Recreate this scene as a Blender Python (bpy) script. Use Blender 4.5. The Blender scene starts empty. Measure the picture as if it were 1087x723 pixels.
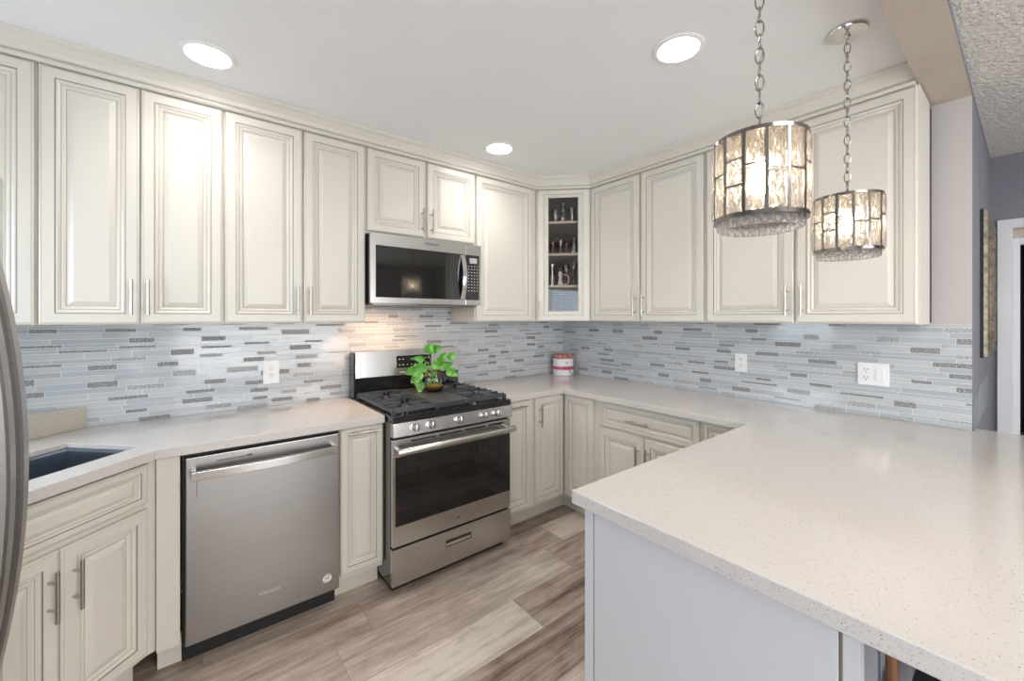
import bpy, bmesh, math, random
from mathutils import Vector, Matrix
C = bpy.context.scene.collection
R = math.radians
random.seed(7)

# ------------------------------------------------------------------ camera, world, light, exposure
cam_d = bpy.data.cameras.new('camera'); cam = bpy.data.objects.new('camera', cam_d); C.objects.link(cam)
cam.location = (-2.7732, -2.7389, 1.4244)
cam.rotation_euler = (R(90), 0, R(51.5485 - 90))
cam_d.sensor_width = 36; cam_d.lens = 36 * 436.5355 / 1087
cam_d.shift_x = -(544.771 - 543.5) / 1087; cam_d.shift_y = -(361.5 - 336.944) / 1087
cam_d.clip_start = .01
bpy.context.scene.camera = cam
vs = bpy.context.scene.view_settings
vs.view_transform = 'Standard'; vs.look = 'None'; vs.gamma = 1; vs.use_curve_mapping = False
vs.exposure = 0.38
w = bpy.data.worlds.new('world'); bpy.context.scene.world = w; w.use_nodes = True
w.node_tree.nodes['Background'].inputs[0].default_value = (.75, .85, 1, 1)
w.node_tree.nodes['Background'].inputs[1].default_value = 1.0

def light(name, typ, loc, energy, color=(1, 1, 1), size=.1, size_y=None, rot=(0, 0, 0), spread=None):
    d = bpy.data.lights.new(name, typ); d.energy = energy; d.color = color
    if typ == 'AREA':
        d.size = size
        if size_y: d.shape = 'RECTANGLE'; d.size_y = size_y
        else: d.shape = 'DISK'
        if spread: d.spread = R(spread)
    else: d.shadow_soft_size = size
    o = bpy.data.objects.new(name, d); C.objects.link(o); o.location = loc; o.rotation_euler = rot
    return o
# daylight through the rear glass door and the left window of the living room
light('rear_daylight', 'AREA', (-1.6, -5.9, 1.3), 43, (1, .93, .86), 2.6, 1.9, (R(90), 0, R(0)))
light('left_daylight', 'AREA', (-3.80, -3.60, 1.45), 11, (.74, .86, 1), 1.0, 1.9, (0, R(-90), 0))
# daylight through the window over the sink corner, just outside the left edge of the frame
light('sink_window_daylight', 'AREA', (-3.82, -.80, 1.50), 2.6, (.74, .87, 1), .80, .70, (0, R(-72), 0), spread=105)
# warm fill light added under the living room ceiling, behind the camera
light('living_fill', 'AREA', (-2.0, -4.0, 2.42), 30, (1, .93, .86), 1.2, 1.2)
LAMPS = [(-2.704, -.637), (-1.215, -.635), (-1.231, -1.86), (-2.75, -1.86)]
LAMP_W = 1.5
PEND_W = 7
HOOD_W = 1.2

# ------------------------------------------------------------------ materials
def mat(name, col, rough=.5, metal=0, emit=None, es=0, coat=0, spec=None, trans=0, ior=None, alpha=None):
    m = bpy.data.materials.new(name); m.use_nodes = True
    b = m.node_tree.nodes['Principled BSDF']
    b.inputs['Base Color'].default_value = (*col, 1); b.inputs['Roughness'].default_value = rough
    b.inputs['Metallic'].default_value = metal
    if emit: b.inputs['Emission Color'].default_value = (*emit, 1); b.inputs['Emission Strength'].default_value = es
    if coat: b.inputs['Coat Weight'].default_value = coat; b.inputs['Coat Roughness'].default_value = .05
    if spec is not None: b.inputs['Specular IOR Level'].default_value = spec
    if trans: b.inputs['Transmission Weight'].default_value = trans
    if ior: b.inputs['IOR'].default_value = ior
    return m
def nd(m, typ, **kw):
    n = m.node_tree.nodes.new(typ)
    for k, v in kw.items():
        if k in n.inputs.keys() if hasattr(n.inputs, 'keys') else False: n.inputs[k].default_value = v
        else: setattr(n, k, v)
    return n
def lk(m, a, b): m.node_tree.links.new(a, b)
def noise_tint(m, c1, c2, scale=5, stretch=(1, 1, 1), detail=4, p0=.35, p1=.65, bump=0, bscale=None, bdist=.002):
    b = m.node_tree.nodes['Principled BSDF']
    tc = nd(m, 'ShaderNodeTexCoord'); mp = nd(m, 'ShaderNodeMapping'); mp.inputs['Scale'].default_value = stretch
    lk(m, tc.outputs['Object'], mp.inputs[0])
    n = nd(m, 'ShaderNodeTexNoise'); n.inputs['Scale'].default_value = scale; n.inputs['Detail'].default_value = detail
    lk(m, mp.outputs[0], n.inputs['Vector'])
    r = nd(m, 'ShaderNodeValToRGB'); r.color_ramp.elements[0].position = p0; r.color_ramp.elements[1].position = p1
    r.color_ramp.elements[0].color = (*c1, 1); r.color_ramp.elements[1].color = (*c2, 1)
    lk(m, n.outputs[0], r.inputs[0]); lk(m, r.outputs[0], b.inputs['Base Color'])
    if bump:
        n2 = nd(m, 'ShaderNodeTexNoise'); n2.inputs['Scale'].default_value = bscale or scale; n2.inputs['Detail'].default_value = 6
        lk(m, mp.outputs[0], n2.inputs['Vector'])
        bp = nd(m, 'ShaderNodeBump'); bp.inputs['Strength'].default_value = bump; bp.inputs['Distance'].default_value = bdist
        lk(m, n2.outputs[0], bp.inputs['Height']); lk(m, bp.outputs[0], b.inputs['Normal'])
    return m
M = {}
M['cream'] = noise_tint(mat('cream_paint', (.69, .65, .575), .36), (.685, .645, .57), (.705, .665, .59), 3)
M['glaze'] = mat('glaze_line', (.30, .265, .215), .5)
M['glaze2'] = mat('soft_glaze_line', (.50, .46, .39), .5)
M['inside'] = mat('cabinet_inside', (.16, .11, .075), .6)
M['shelfwood'] = mat('shelf_wood', (.66, .52, .36), .45)
M['nickel'] = mat('brushed_nickel', (.50, .46, .41), .32, 1)
M['steel'] = noise_tint(mat('stainless_steel', (.56, .55, .54), .27, 1), (.555, .545, .535), (.575, .565, .555), 2, (1, 1, 90), 3)
M['steel_dark'] = noise_tint(mat('dark_stainless', (.40, .39, .385), .3, 1), (.34, .33, .32), (.36, .35, .34), 2, (1, 1, 90), 3)
M['chrome'] = mat('polished_chrome', (.68, .66, .64), .12, 1)
M['pendmetal'] = mat('dark_polished_nickel', (.24, .22, .21), .16, 1)
M['chain'] = mat('chain_metal', (.45, .43, .41), .22, 1)
M['black_gloss'] = mat('black_enamel', (.012, .012, .014), .10, coat=.5)
M['black_glass'] = mat('oven_black_glass', (.010, .010, .011), .04, spec=.8)
M['window_glass_dark'] = mat('oven_window_glass', (.014, .0135, .012), .05, spec=.8)
M['black'] = mat('black_matte', (.012, .012, .013), .5)
M['iron'] = mat('cast_iron', (.05, .053, .06), .33)
M['griddle'] = mat('griddle_plate', (.05, .052, .055), .38)
M['white_plastic'] = mat('white_plastic', (.88, .87, .86), .3)
M['sink'] = mat('sink_steel', (.30, .33, .38), .32, 1)
M['ink'] = mat('dark_ink', (.03, .03, .035), .5)
M['ink_grey'] = mat('grey_ink', (.20, .20, .20), .5)
M['paper'] = mat('white_card', (.85, .84, .83), .6)
M['btn'] = mat('button_print', (.55, .55, .55), .5)
M['lcd'] = mat('display_grey', (.42, .44, .42), .3)
M['lcd_green'] = mat('display_digits', (.1, .5, .3), .5, emit=(.2, .9, .5), es=.25)
M['ribbon'] = mat('pink_ribbon', (.62, .12, .22), .35)
M['rose'] = noise_tint(mat('rose_petals', (.6, .2, .16), .6), (.42, .10, .09), (.80, .45, .36), 60)
M['ceil'] = noise_tint(mat('ceiling_paint', (.86, .85, .84), .9), (.85, .845, .84), (.87, .865, .855), 2, bump=.25, bscale=14, bdist=.004)
M['wallpaint'] = noise_tint(mat('pale_wall_paint', (.54, .50, .48), .8), (.525, .49, .47), (.56, .52, .50), 3)
M['bluegrey'] = noise_tint(mat('blue_grey_wall_paint', (.21, .21, .24), .85), (.20, .20, .23), (.23, .23, .26), 4)
M['beam'] = noise_tint(mat('beam_paint', (.50, .43, .36), .85), (.49, .42, .35), (.53, .46, .39), 3)
M['patch'] = noise_tint(mat('bare_wall_patch', (.26, .29, .32), .8), (.23, .26, .29), (.30, .33, .36), 9, (1, 1, .2))
M['trimwhite'] = mat('white_trim_paint', (.70, .71, .73), .45)
M['gold'] = noise_tint(mat('antique_gilt', (.25, .21, .15), .5, .3), (.12, .10, .07), (.34, .29, .21), 40)
M['mirror'] = mat('mirror_glass', (.7, .7, .7), .03, 1)
M['popcorn'] = noise_tint(mat('popcorn_ceiling', (.6, .58, .55), .95), (.66, .63, .58), (.80, .77, .71), 60, bump=.75, bscale=80, bdist=.03)
M['panelwhite'] = mat('white_panel_paint', (.60, .60, .61), .35)
M['brownwood'] = noise_tint(mat('brown_wood', (.16, .07, .03), .4), (.11, .045, .02), (.22, .10, .04), 6, (1, 1, .2))
M['brownseam'] = mat('seam_brown', (.33, .26, .20), .6)
M['grout'] = mat('pale_grout', (.78, .79, .80), .7)
M['tile_a'] = mat('pale_blue_glass_tile', (.48, .51, .53), .14, coat=.3)
M['tile_b'] = mat('white_glass_tile', (.55, .57, .58), .14, coat=.3)
M['tile_c'] = mat('grey_glass_tile', (.44, .47, .49), .18, coat=.3)
M['tile_dark'] = noise_tint(mat('dark_stone_tile', (.2, .2, .2), .6), (.15, .155, .16), (.40, .395, .39), 130, (1, 1, 2), 2, .4, .6)
M['tile_mid'] = noise_tint(mat('speckled_stone_tile', (.4, .4, .4), .6), (.26, .265, .27), (.56, .56, .55), 130, (1, 1, 2), 2, .4, .6)
M['soil'] = mat('amber_pebbles', (.45, .26, .05), .4)
M['stem'] = mat('green_stem', (.18, .35, .06), .5)
M['blind'] = mat('blind_slat', (.75, .76, .78), .5)
M['daylight'] = mat('daylight_pane', (.5, .6, .7), .3, emit=(.75, .87, 1), es=3)
M['bulb'] = mat('glowing_bulb', (1, .9, .7), .3, emit=(1, .78, .50), es=28)
M['lens'] = mat('lit_lamp_lens', (1, 1, 1), .4, emit=(1, .97, .93), es=6)
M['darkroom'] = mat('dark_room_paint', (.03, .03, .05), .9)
M['bluebox'] = mat('deep_blue_plastic', (.01, .02, .16), .4)

def quartz(name, base, spk, dense=.26):
    m = mat(name, base, .11); b = m.node_tree.nodes['Principled BSDF']
    tc = nd(m, 'ShaderNodeTexCoord')
    def specks(scale, thr, col, prev):
        v = nd(m, 'ShaderNodeTexVoronoi'); v.inputs['Scale'].default_value = scale; lk(m, tc.outputs['Object'], v.inputs['Vector'])
        sx = nd(m, 'ShaderNodeSeparateColor'); lk(m, v.outputs['Color'], sx.inputs[0])
        c1 = nd(m, 'ShaderNodeMath', operation='LESS_THAN'); c1.inputs[1].default_value = dense; lk(m, sx.outputs[0], c1.inputs[0])
        c2 = nd(m, 'ShaderNodeMath', operation='LESS_THAN'); c2.inputs[1].default_value = thr; lk(m, v.outputs['Distance'], c2.inputs[0])
        c3 = nd(m, 'ShaderNodeMath', operation='MULTIPLY'); lk(m, c1.outputs[0], c3.inputs[0]); lk(m, c2.outputs[0], c3.inputs[1])
        mx = nd(m, 'ShaderNodeMix', data_type='RGBA'); mx.inputs[7].default_value = (*col, 1)
        lk(m, c3.outputs[0], mx.inputs[0]); lk(m, prev, mx.inputs[6]); return mx.outputs[2]
    n = nd(m, 'ShaderNodeTexNoise'); n.inputs['Scale'].default_value = 90; n.inputs['Detail'].default_value = 4; lk(m, tc.outputs['Object'], n.inputs['Vector'])
    r = nd(m, 'ShaderNodeValToRGB'); r.color_ramp.elements[0].position = .35; r.color_ramp.elements[1].position = .65
    r.color_ramp.elements[0].color = (*[c * .985 for c in base], 1); r.color_ramp.elements[1].color = (*[min(1, c * 1.01) for c in base], 1)
    lk(m, n.outputs[0], r.inputs[0])
    o = specks(300, .32, spk, r.outputs[0]); o = specks(130, .18, [c * .62 for c in spk], o)
    lk(m, o, b.inputs['Base Color']); return m
M['quartz'] = quartz('speckled_white_quartz', (.63, .59, .56), (.44, .41, .38), .18)
M['quartz_tan'] = quartz('speckled_beige_quartz', (.62, .57, .48), (.42, .38, .31))

def glass(name, col=(1, 1, 1), transp=.75, rough=.02, gl=.12):
    m = bpy.data.materials.new(name); m.use_nodes = True; nt = m.node_tree; nt.nodes.clear()
    out = nd(m, 'ShaderNodeOutputMaterial'); t = nd(m, 'ShaderNodeBsdfTransparent'); t.inputs[0].default_value = (*col, 1)
    g = nd(m, 'ShaderNodeBsdfGlossy'); g.inputs['Roughness'].default_value = rough
    f = nd(m, 'ShaderNodeFresnel'); f.inputs[0].default_value = 1.5
    a = nd(m, 'ShaderNodeMath', operation='ADD'); a.inputs[1].default_value = gl; lk(m, f.outputs[0], a.inputs[0])
    mx = nd(m, 'ShaderNodeMixShader'); lk(m, a.outputs[0], mx.inputs[0]); lk(m, t.outputs[0], mx.inputs[1]); lk(m, g.outputs[0], mx.inputs[2])
    lk(m, mx.outputs[0], out.inputs[0]); return m
M['pane'] = glass('clear_glass_pane', (.97, .97, .97), gl=.0)
M['clearglass'] = glass('clear_glass', (.90, .92, .92), rough=.08, gl=.26)
M['bowlglass'] = glass('bowl_glass', (.95, .96, .96), gl=.05)
M['redglass'] = glass('red_glass', (.45, .10, .10), gl=.12)
M['smokeglass'] = glass('smoked_glass', (.22, .20, .20), gl=.14)
M['amberglass'] = glass('amber_glass', (.60, .32, .10), gl=.12)
# cut crystal: refracting glass with a little scatter inside
m = bpy.data.materials.new('cut_crystal'); m.use_nodes = True; m.node_tree.nodes.clear()
out = nd(m, 'ShaderNodeOutputMaterial'); t = nd(m, 'ShaderNodeBsdfTransparent'); t.inputs[0].default_value = (.97, .96, .95, 1)
g = nd(m, 'ShaderNodeBsdfGlass'); g.inputs['IOR'].default_value = 1.5; g.inputs['Roughness'].default_value = .02
tl = nd(m, 'ShaderNodeBsdfTranslucent'); tl.inputs[0].default_value = (1, .96, .92, 1)
m1 = nd(m, 'ShaderNodeMixShader'); m1.inputs[0].default_value = .34; lk(m, g.outputs[0], m1.inputs[1]); lk(m, t.outputs[0], m1.inputs[2])
m2 = nd(m, 'ShaderNodeMixShader'); m2.inputs[0].default_value = .13; lk(m, m1.outputs[0], m2.inputs[1]); lk(m, tl.outputs[0], m2.inputs[2])
lk(m, m2.outputs[0], out.inputs[0]); M['crystal'] = m
tc = nd(m, 'ShaderNodeTexCoord'); vv = nd(m, 'ShaderNodeTexVoronoi'); vv.inputs['Scale'].default_value = 1.5; lk(m, tc.outputs['Object'], vv.inputs['Vector'])
bpn = nd(m, 'ShaderNodeBump'); bpn.inputs['Strength'].default_value = .55; bpn.inputs['Distance'].default_value = .25; lk(m, vv.outputs['Distance'], bpn.inputs['Height']); lk(m, bpn.outputs[0], g.inputs['Normal'])
# pothos leaf, green with pale streaks
M['leaf'] = noise_tint(mat('variegated_leaf', (.1, .4, .05), .4), (.09, .33, .03), (.42, .62, .20), 28, (1, 1, 1), 3, .48, .66)
M['leaf_dark'] = noise_tint(mat('green_leaf', (.08, .3, .04), .4), (.05, .24, .03), (.16, .46, .06), 20)

# vinyl plank floor: tone and offset are stored per plank
m = mat('vinyl_plank', (.4, .33, .28), .33); b = m.node_tree.nodes['Principled BSDF']
at = nd(m, 'ShaderNodeAttribute', attribute_name='tone'); sp = nd(m, 'ShaderNodeSeparateColor'); lk(m, at.outputs['Color'], sp.inputs[0])
tc = nd(m, 'ShaderNodeTexCoord'); off = nd(m, 'ShaderNodeCombineXYZ')
for i in (0, 1):
    k = nd(m, 'ShaderNodeMath', operation='MULTIPLY'); k.inputs[1].default_value = 40; lk(m, sp.outputs[1 + i], k.inputs[0]); lk(m, k.outputs[0], off.inputs[i])
ad = nd(m, 'ShaderNodeVectorMath', operation='ADD'); lk(m, tc.outputs['Object'], ad.inputs[0]); lk(m, off.outputs[0], ad.inputs[1])
def strn(sc, stretch, det, rough=.6, dist=0):
    mp = nd(m, 'ShaderNodeMapping'); mp.inputs['Scale'].default_value = stretch; lk(m, ad.outputs[0], mp.inputs[0])
    n = nd(m, 'ShaderNodeTexNoise'); n.inputs['Scale'].default_value = sc; n.inputs['Detail'].default_value = det
    n.inputs['Roughness'].default_value = rough; n.inputs['Distortion'].default_value = dist
    lk(m, mp.outputs[0], n.inputs['Vector']); return n.outputs[0]
n1 = strn(1.9, (.55, 9, 1), 9, .72, .25); n2 = strn(5, (.45, 30, 1), 10, .82, .05); n3 = strn(4.5, (1, 2.2, 1), 4, .6, .8)
def mth(op, a, bb):
    k = nd(m, 'ShaderNodeMath', operation=op)
    for i, v in enumerate((a, bb)):
        if isinstance(v, (int, float)): k.inputs[i].default_value = v
        else: lk(m, v, k.inputs[i])
    return k.outputs[0]
s = mth('ADD', mth('MULTIPLY', n1, .55), mth('MULTIPLY', n2, .62)); s = mth('ADD', s, mth('MULTIPLY', mth('SUBTRACT', sp.outputs[0], .5), .32)); s = mth('ADD', s, mth('MULTIPLY', mth('SUBTRACT', n3, .5), .30))
r = nd(m, 'ShaderNodeValToRGB'); cr = r.color_ramp; cr.elements[0].position = .42; cr.elements[1].position = .75
cr.elements[0].color = (.10, .065, .05, 1); cr.elements[1].color = (.72, .63, .53, 1)
for p, c in ((.50, (.25, .175, .135, 1)), (.58, (.40, .32, .26, 1)), (.66, (.50, .415, .345, 1))):
    e = cr.elements.new(p); e.color = c
lk(m, s, r.inputs[0]); lk(m, r.outputs[0], b.inputs['Base Color'])
bp = nd(m, 'ShaderNodeBump'); bp.inputs['Strength'].default_value = .15; bp.inputs['Distance'].default_value = .001
lk(m, n2, bp.inputs['Height']); lk(m, bp.outputs[0], b.inputs['Normal'])
M['floor'] = m

# ------------------------------------------------------------------ mesh helpers
class MB:
    def __init__(s): s.v = []; s.f = []; s.m = []; s.mats = []; s.sm = []
    def mi(s, m):
        if m not in s.mats: s.mats.append(m)
        return s.mats.index(m)
    def face(s, pts, m, smooth=False):
        i = len(s.v); s.v += [tuple(p) for p in pts]; s.f.append(tuple(range(i, i + len(pts)))); s.m.append(s.mi(m)); s.sm.append(smooth)
    def mesh(s, V, F, m, smooth=False):
        i = len(s.v); s.v += [tuple(p) for p in V]; k = s.mi(m)
        for f in F: s.f.append(tuple(i + a for a in f)); s.m.append(k); s.sm.append(smooth)
    def box(s, x0, x1, y0, y1, z0, z1, m, c=0):
        if c <= 0:
            V = [(x, y, z) for x in (x0, x1) for y in (y0, y1) for z in (z0, z1)]
            F = [(0, 1, 3, 2), (4, 6, 7, 5), (0, 4, 5, 1), (2, 3, 7, 6), (0, 2, 6, 4), (1, 5, 7, 3)]
            s.mesh(V, F, m); return
        bm = bmesh.new(); r = bmesh.ops.create_cube(bm, size=1)
        for v in bm.verts: v.co = ((x0 + x1) / 2 + v.co.x * (x1 - x0), (y0 + y1) / 2 + v.co.y * (y1 - y0), (z0 + z1) / 2 + v.co.z * (z1 - z0))
        bmesh.ops.bevel(bm, geom=bm.edges[:], offset=c, segments=2, affect='EDGES', profile=.6)
        s.bm(bm, m)
    def bm(s, bm, m, smooth=False):
        bm.verts.ensure_lookup_table(); bm.verts.index_update()
        s.mesh([v.co[:] for v in bm.verts], [[v.index for v in f.verts] for f in bm.faces], m, smooth); bm.free()
    def prism(s, pts, z0, z1, m):       # pts counter-clockwise in xy
        n = len(pts); V = [(x, y, z0) for x, y in pts] + [(x, y, z1) for x, y in pts]
        F = [tuple(reversed(range(n))), tuple(range(n, 2 * n))] + [(i, (i + 1) % n, n + (i + 1) % n, n + i) for i in range(n)]
        s.mesh(V, F, m)
    def extr_x(s, prof, x0, x1, m):    # profile of (y, z)
        n = len(prof); V = [(x0, y, z) for y, z in prof] + [(x1, y, z) for y, z in prof]
        F = [tuple(range(n)), tuple(reversed(range(n, 2 * n)))] + [(i, n + i, n + (i + 1) % n, (i + 1) % n) for i in range(n)]
        s.mesh(V, F, m)
    def tube(s, pts, r, m, n=10, cap=True, flat=1.0, closed=False):
        pts = [Vector(p) for p in pts]; V = []; F = []; N = len(pts); up = None
        rs = r if isinstance(r, (list, tuple)) else [r] * N
        for i, p in enumerate(pts):
            if closed: d = pts[(i + 1) % N] - pts[i - 1]
            else: d = (pts[min(i + 1, N - 1)] - pts[max(i - 1, 0)])
            d.normalize()
            if up is None: up = Vector((0, 0, 1)) if abs(d.z) < .9 else Vector((1, 0, 0))
            a = d.cross(up).normalized(); bb = a.cross(d).normalized(); up = bb
            for k in range(n):
                t = 2 * math.pi * k / n; V.append(p + a * math.cos(t) * rs[i] + bb * math.sin(t) * rs[i] * flat)
        for i in range(N if closed else N - 1):
            for k in range(n):
                j = (i + 1) % N
                F.append((i * n + k, i * n + (k + 1) % n, j * n + (k + 1) % n, j * n + k))
        if cap and not closed: F.append(tuple(reversed(range(n)))); F.append(tuple(range((N - 1) * n, N * n)))
        s.mesh(V, F, m, True)
    def lathe(s, prof, m, c=(0, 0, 0), n=24, axis='z', smooth=True):
        V = []; F = []
        for r_, h in prof:
            for k in range(n):
                t = 2 * math.pi * k / n; a, bb = r_ * math.cos(t), r_ * math.sin(t)
                V.append((c[0] + a, c[1] + bb, c[2] + h) if axis == 'z' else (c[0] + a, c[1] - h, c[2] + bb) if axis == 'y' else (c[0] + h, c[1] + a, c[2] + bb))
        for i in range(len(prof) - 1):
            for k in range(n): F.append((i * n + k, i * n + (k + 1) % n, (i + 1) * n + (k + 1) % n, (i + 1) * n + k))
        if prof[0][0] > 1e-5: F.append(tuple(reversed(range(n))))
        if prof[-1][0] > 1e-5: F.append(tuple(range((len(prof) - 1) * n, len(prof) * n)))
        s.mesh(V, F, m, smooth)
    def build(s, name, parent=None, bevel=0, seg=2, autosm=True):
        me = bpy.data.meshes.new(name); me.from_pydata(s.v, [], s.f)
        for mm in s.mats: me.materials.append(M[mm] if isinstance(mm, str) else mm)
        me.polygons.foreach_set('material_index', s.m); me.polygons.foreach_set('use_smooth', s.sm); me.update()
        bm = bmesh.new(); bm.from_mesh(me); bmesh.ops.remove_doubles(bm, verts=bm.verts, dist=1e-6)
        bmesh.ops.recalc_face_normals(bm, faces=bm.faces); bm.to_mesh(me); bm.free()
        if any(s.sm): me.set_sharp_from_angle(angle=R(40))
        o = bpy.data.objects.new(name, me); C.objects.link(o)
        if parent: o.parent = parent
        if bevel:
            b = o.modifiers.new('bevel', 'BEVEL'); b.width = bevel; b.segments = seg; b.limit_method = 'ANGLE'; b.angle_limit = R(35)
        return o
def tag(o, label, cat, group=None):
    o['label'] = label; o['category'] = cat
    if group: o['group'] = group
    return o
def thing(name, label, cat, loc=(0, 0, 0), rz=0, group=None):
    o = bpy.data.objects.new(name, None); C.objects.link(o); o.location = loc; o.rotation_euler = (0, 0, R(rz)); o.empty_display_size = .1
    return tag(o, label, cat, group)
def struct(o): o['kind'] = 'structure'; return o
def bx(name, parent, m, *b, c=0): mb = MB(); mb.box(*b, m, c); return mb.build(name, parent)
def text(name, body, size, parent, loc, m, rot=(90, 0, 0), ext=.0003, align='CENTER'):
    cu = bpy.data.curves.new(name, 'FONT'); cu.body = body; cu.size = size; cu.extrude = ext; cu.align_x = align
    o = bpy.data.objects.new(name, cu); C.objects.link(o); bpy.context.view_layer.update()
    me = bpy.data.meshes.new_from_object(o.evaluated_get(bpy.context.evaluated_depsgraph_get())); C.objects.unlink(o)
    o2 = bpy.data.objects.new(name, me); me.materials.append(M[m]); C.objects.link(o2); o2.parent = parent
    o2.location = loc; o2.rotation_euler = tuple(R(a) for a in rot); return o2

# ------------------------------------------------------------------ the setting
XL, YB, XF = -3.915, -6.0, 1.30      # left wall, rear wall, far right wall
ZC, ZL, ZBM = 2.50, 2.455, 2.427      # kitchen ceiling, living ceiling, beam underside
YE = -2.574                           # end of the right kitchen wall
# floor planks
me_v, me_f, tones = [], [], []
rw, ln, gp = .2335, 1.22, .0012
k0 = -30
rows = [(-.6485 + rw * k, -.6485 + rw * (k + 1)) for k in range(-25, 4)]
for ri, (ya, yb) in enumerate(rows):
    k = ri - 25
    offs = {-1: -.885, -3: -1.486, -2: -1.05, 0: -1.5, -4: -.80, -5: -1.75}.get(k, random.uniform(-1.2, 0))
    tn = {(-3, 0): .95}
    n = -4
    x = offs - ln * 4
    while x < 3.2:
        a, bb = max(x, XL), min(x + ln, 3.2)
        if bb > a and yb > YB and ya < 0.0:
            i = len(me_v); y0, y1 = max(ya, YB) + gp, min(yb, 0) - gp
            me_v += [(a + gp, y0, 0), (bb - gp, y0, 0), (bb - gp, y1, 0), (a + gp, y1, 0)]
            me_f.append((i, i + 1, i + 2, i + 3))
            t = random.uniform(.25, .75)
            if k == -3 and abs(bb - offs) < .01: t = .95
            if k == -1 and abs(a - offs) < .01: t = .95
            if k == -1 and abs(bb - offs) < .01: t = .55
            tones.append((t, random.random(), random.random()))
        x += ln
me = bpy.data.meshes.new('floor')
i = len(me_v); me_v += [(XL, YB, -.0015), (3.2, YB, -.0015), (3.2, 0, -.0015), (XL, 0, -.0015)]; me_f.append((i, i + 1, i + 2, i + 3)); tones.append((.0, .5, .5))
me.from_pydata(me_v, [], me_f); ca = me.color_attributes.new('tone', 'FLOAT_COLOR', 'CORNER')
for p, t in zip(me.polygons, tones):
    for li in p.loop_indices: ca.data[li].color = (*t, 1)
me.materials.append(M['floor']); me.materials.append(M['brownseam']); me.polygons[len(me.polygons) - 1].material_index = 1
fl = bpy.data.objects.new('floor', me); C.objects.link(fl); struct(fl)
def wall(name, m, *b): return struct(bx(name, None, m, *b))
wall('wall_back', 'wallpaint', XL - .1, .1, 0, .1, 0, 2.6)
wall('wall_left', 'wallpaint', XL - .1, XL, YB, 0, 0, 2.6)
# right wall: kitchen face pale, the face round its end blue grey
mb = MB(); V = [(x, y, z) for x in (0, XF + .1) for y in (YE, 0) for z in (0, 2.6)]
mb.mesh(V, [(0, 1, 3, 2), (4, 6, 7, 5), (2, 3, 7, 6), (0, 2, 6, 4), (1, 5, 7, 3)], 'wallpaint'); mb.mesh(V, [(0, 4, 5, 1)], 'bluegrey')
struct(mb.build('wall_right'))
# far wall with a doorway
DY0, DY1, DZ = -2.662, -3.46, 1.985
mb = MB()
mb.box(XF, XF + .1, DY0, YE, 0, 2.6, 'bluegrey'); mb.box(XF, XF + .1, DY1, DY0, DZ, 2.6, 'bluegrey'); mb.box(XF, XF + .1, YB, DY1, 0, 2.6, 'bluegrey')
struct(mb.build('wall_far'))
struct(bx('wall_rear', None, 'wallpaint', XL - .1, XF + .1, YB - .1, YB, 0, 2.6))
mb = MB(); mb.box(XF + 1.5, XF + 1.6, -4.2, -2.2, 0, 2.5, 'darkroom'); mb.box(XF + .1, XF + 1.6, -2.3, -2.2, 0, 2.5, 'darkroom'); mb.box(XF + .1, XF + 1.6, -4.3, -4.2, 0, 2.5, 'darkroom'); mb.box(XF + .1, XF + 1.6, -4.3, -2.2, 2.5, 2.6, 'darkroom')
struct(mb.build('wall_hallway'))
mb = MB(); t = .058
mb.box(XF - .018, XF, DY0 - .004, DY0 + t, 0, DZ + t, 'trimwhite', .003); mb.box(XF - .018, XF, DY1 - t, DY1 + .004, 0, DZ + t, 'trimwhite', .003)
mb.box(XF - .018, XF, DY1, DY0, DZ, DZ + t, 'trimwhite', .003)
mb.box(XF, XF + .1, DY0 - .004, DY0, 0, DZ, 'trimwhite'); mb.box(XF, XF + .1, DY1, DY1 + .004, 0, DZ, 'trimwhite'); mb.box(XF, XF + .1, DY1, DY0, DZ - .004, DZ, 'beam')
mb.box(XF + .03, XF + .1, DY0 - .034, DY0 - .004, 0, DZ - .06, 'trimwhite', .002); mb.box(XF + .03, XF + .1, DY1, DY0 - .034, DZ - .10, DZ - .06, 'trimwhite', .002); mb.box(XF + .04, XF + .1, DY1, DY0 - .004, DZ - .06, DZ - .004, 'beam')
struct(mb.build('door_1'))
struct(bx('ceiling', None, 'ceil', XL - .1, .1, -2.50, .1, ZC, ZC + .1))
struct(bx('ceiling_living', None, 'popcorn', XL - .1, XF + .1, YB - .1, YE + .001, ZL, ZL + .1))
mb = MB(); mb.box(XL, 0, YE, -2.437, ZBM, 2.6, 'beam'); mb.box(XL, XF, YE - .002, YE - .0002, ZBM + .0005, 2.6, 'bluegrey')
struct(mb.build('ceiling_beam'))
# unpainted patch on the end wall above the bar
mb = MB(); mb.face([(.01, YE - .001, .90), (1.05, YE - .001, .90), (1.05, YE - .001, 1.085), (.45, YE - .001, 1.075), (.12, YE - .001, 1.035), (.01, YE - .001, 1.0)], 'patch')
struct(mb.build('wall_patch'))
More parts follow.
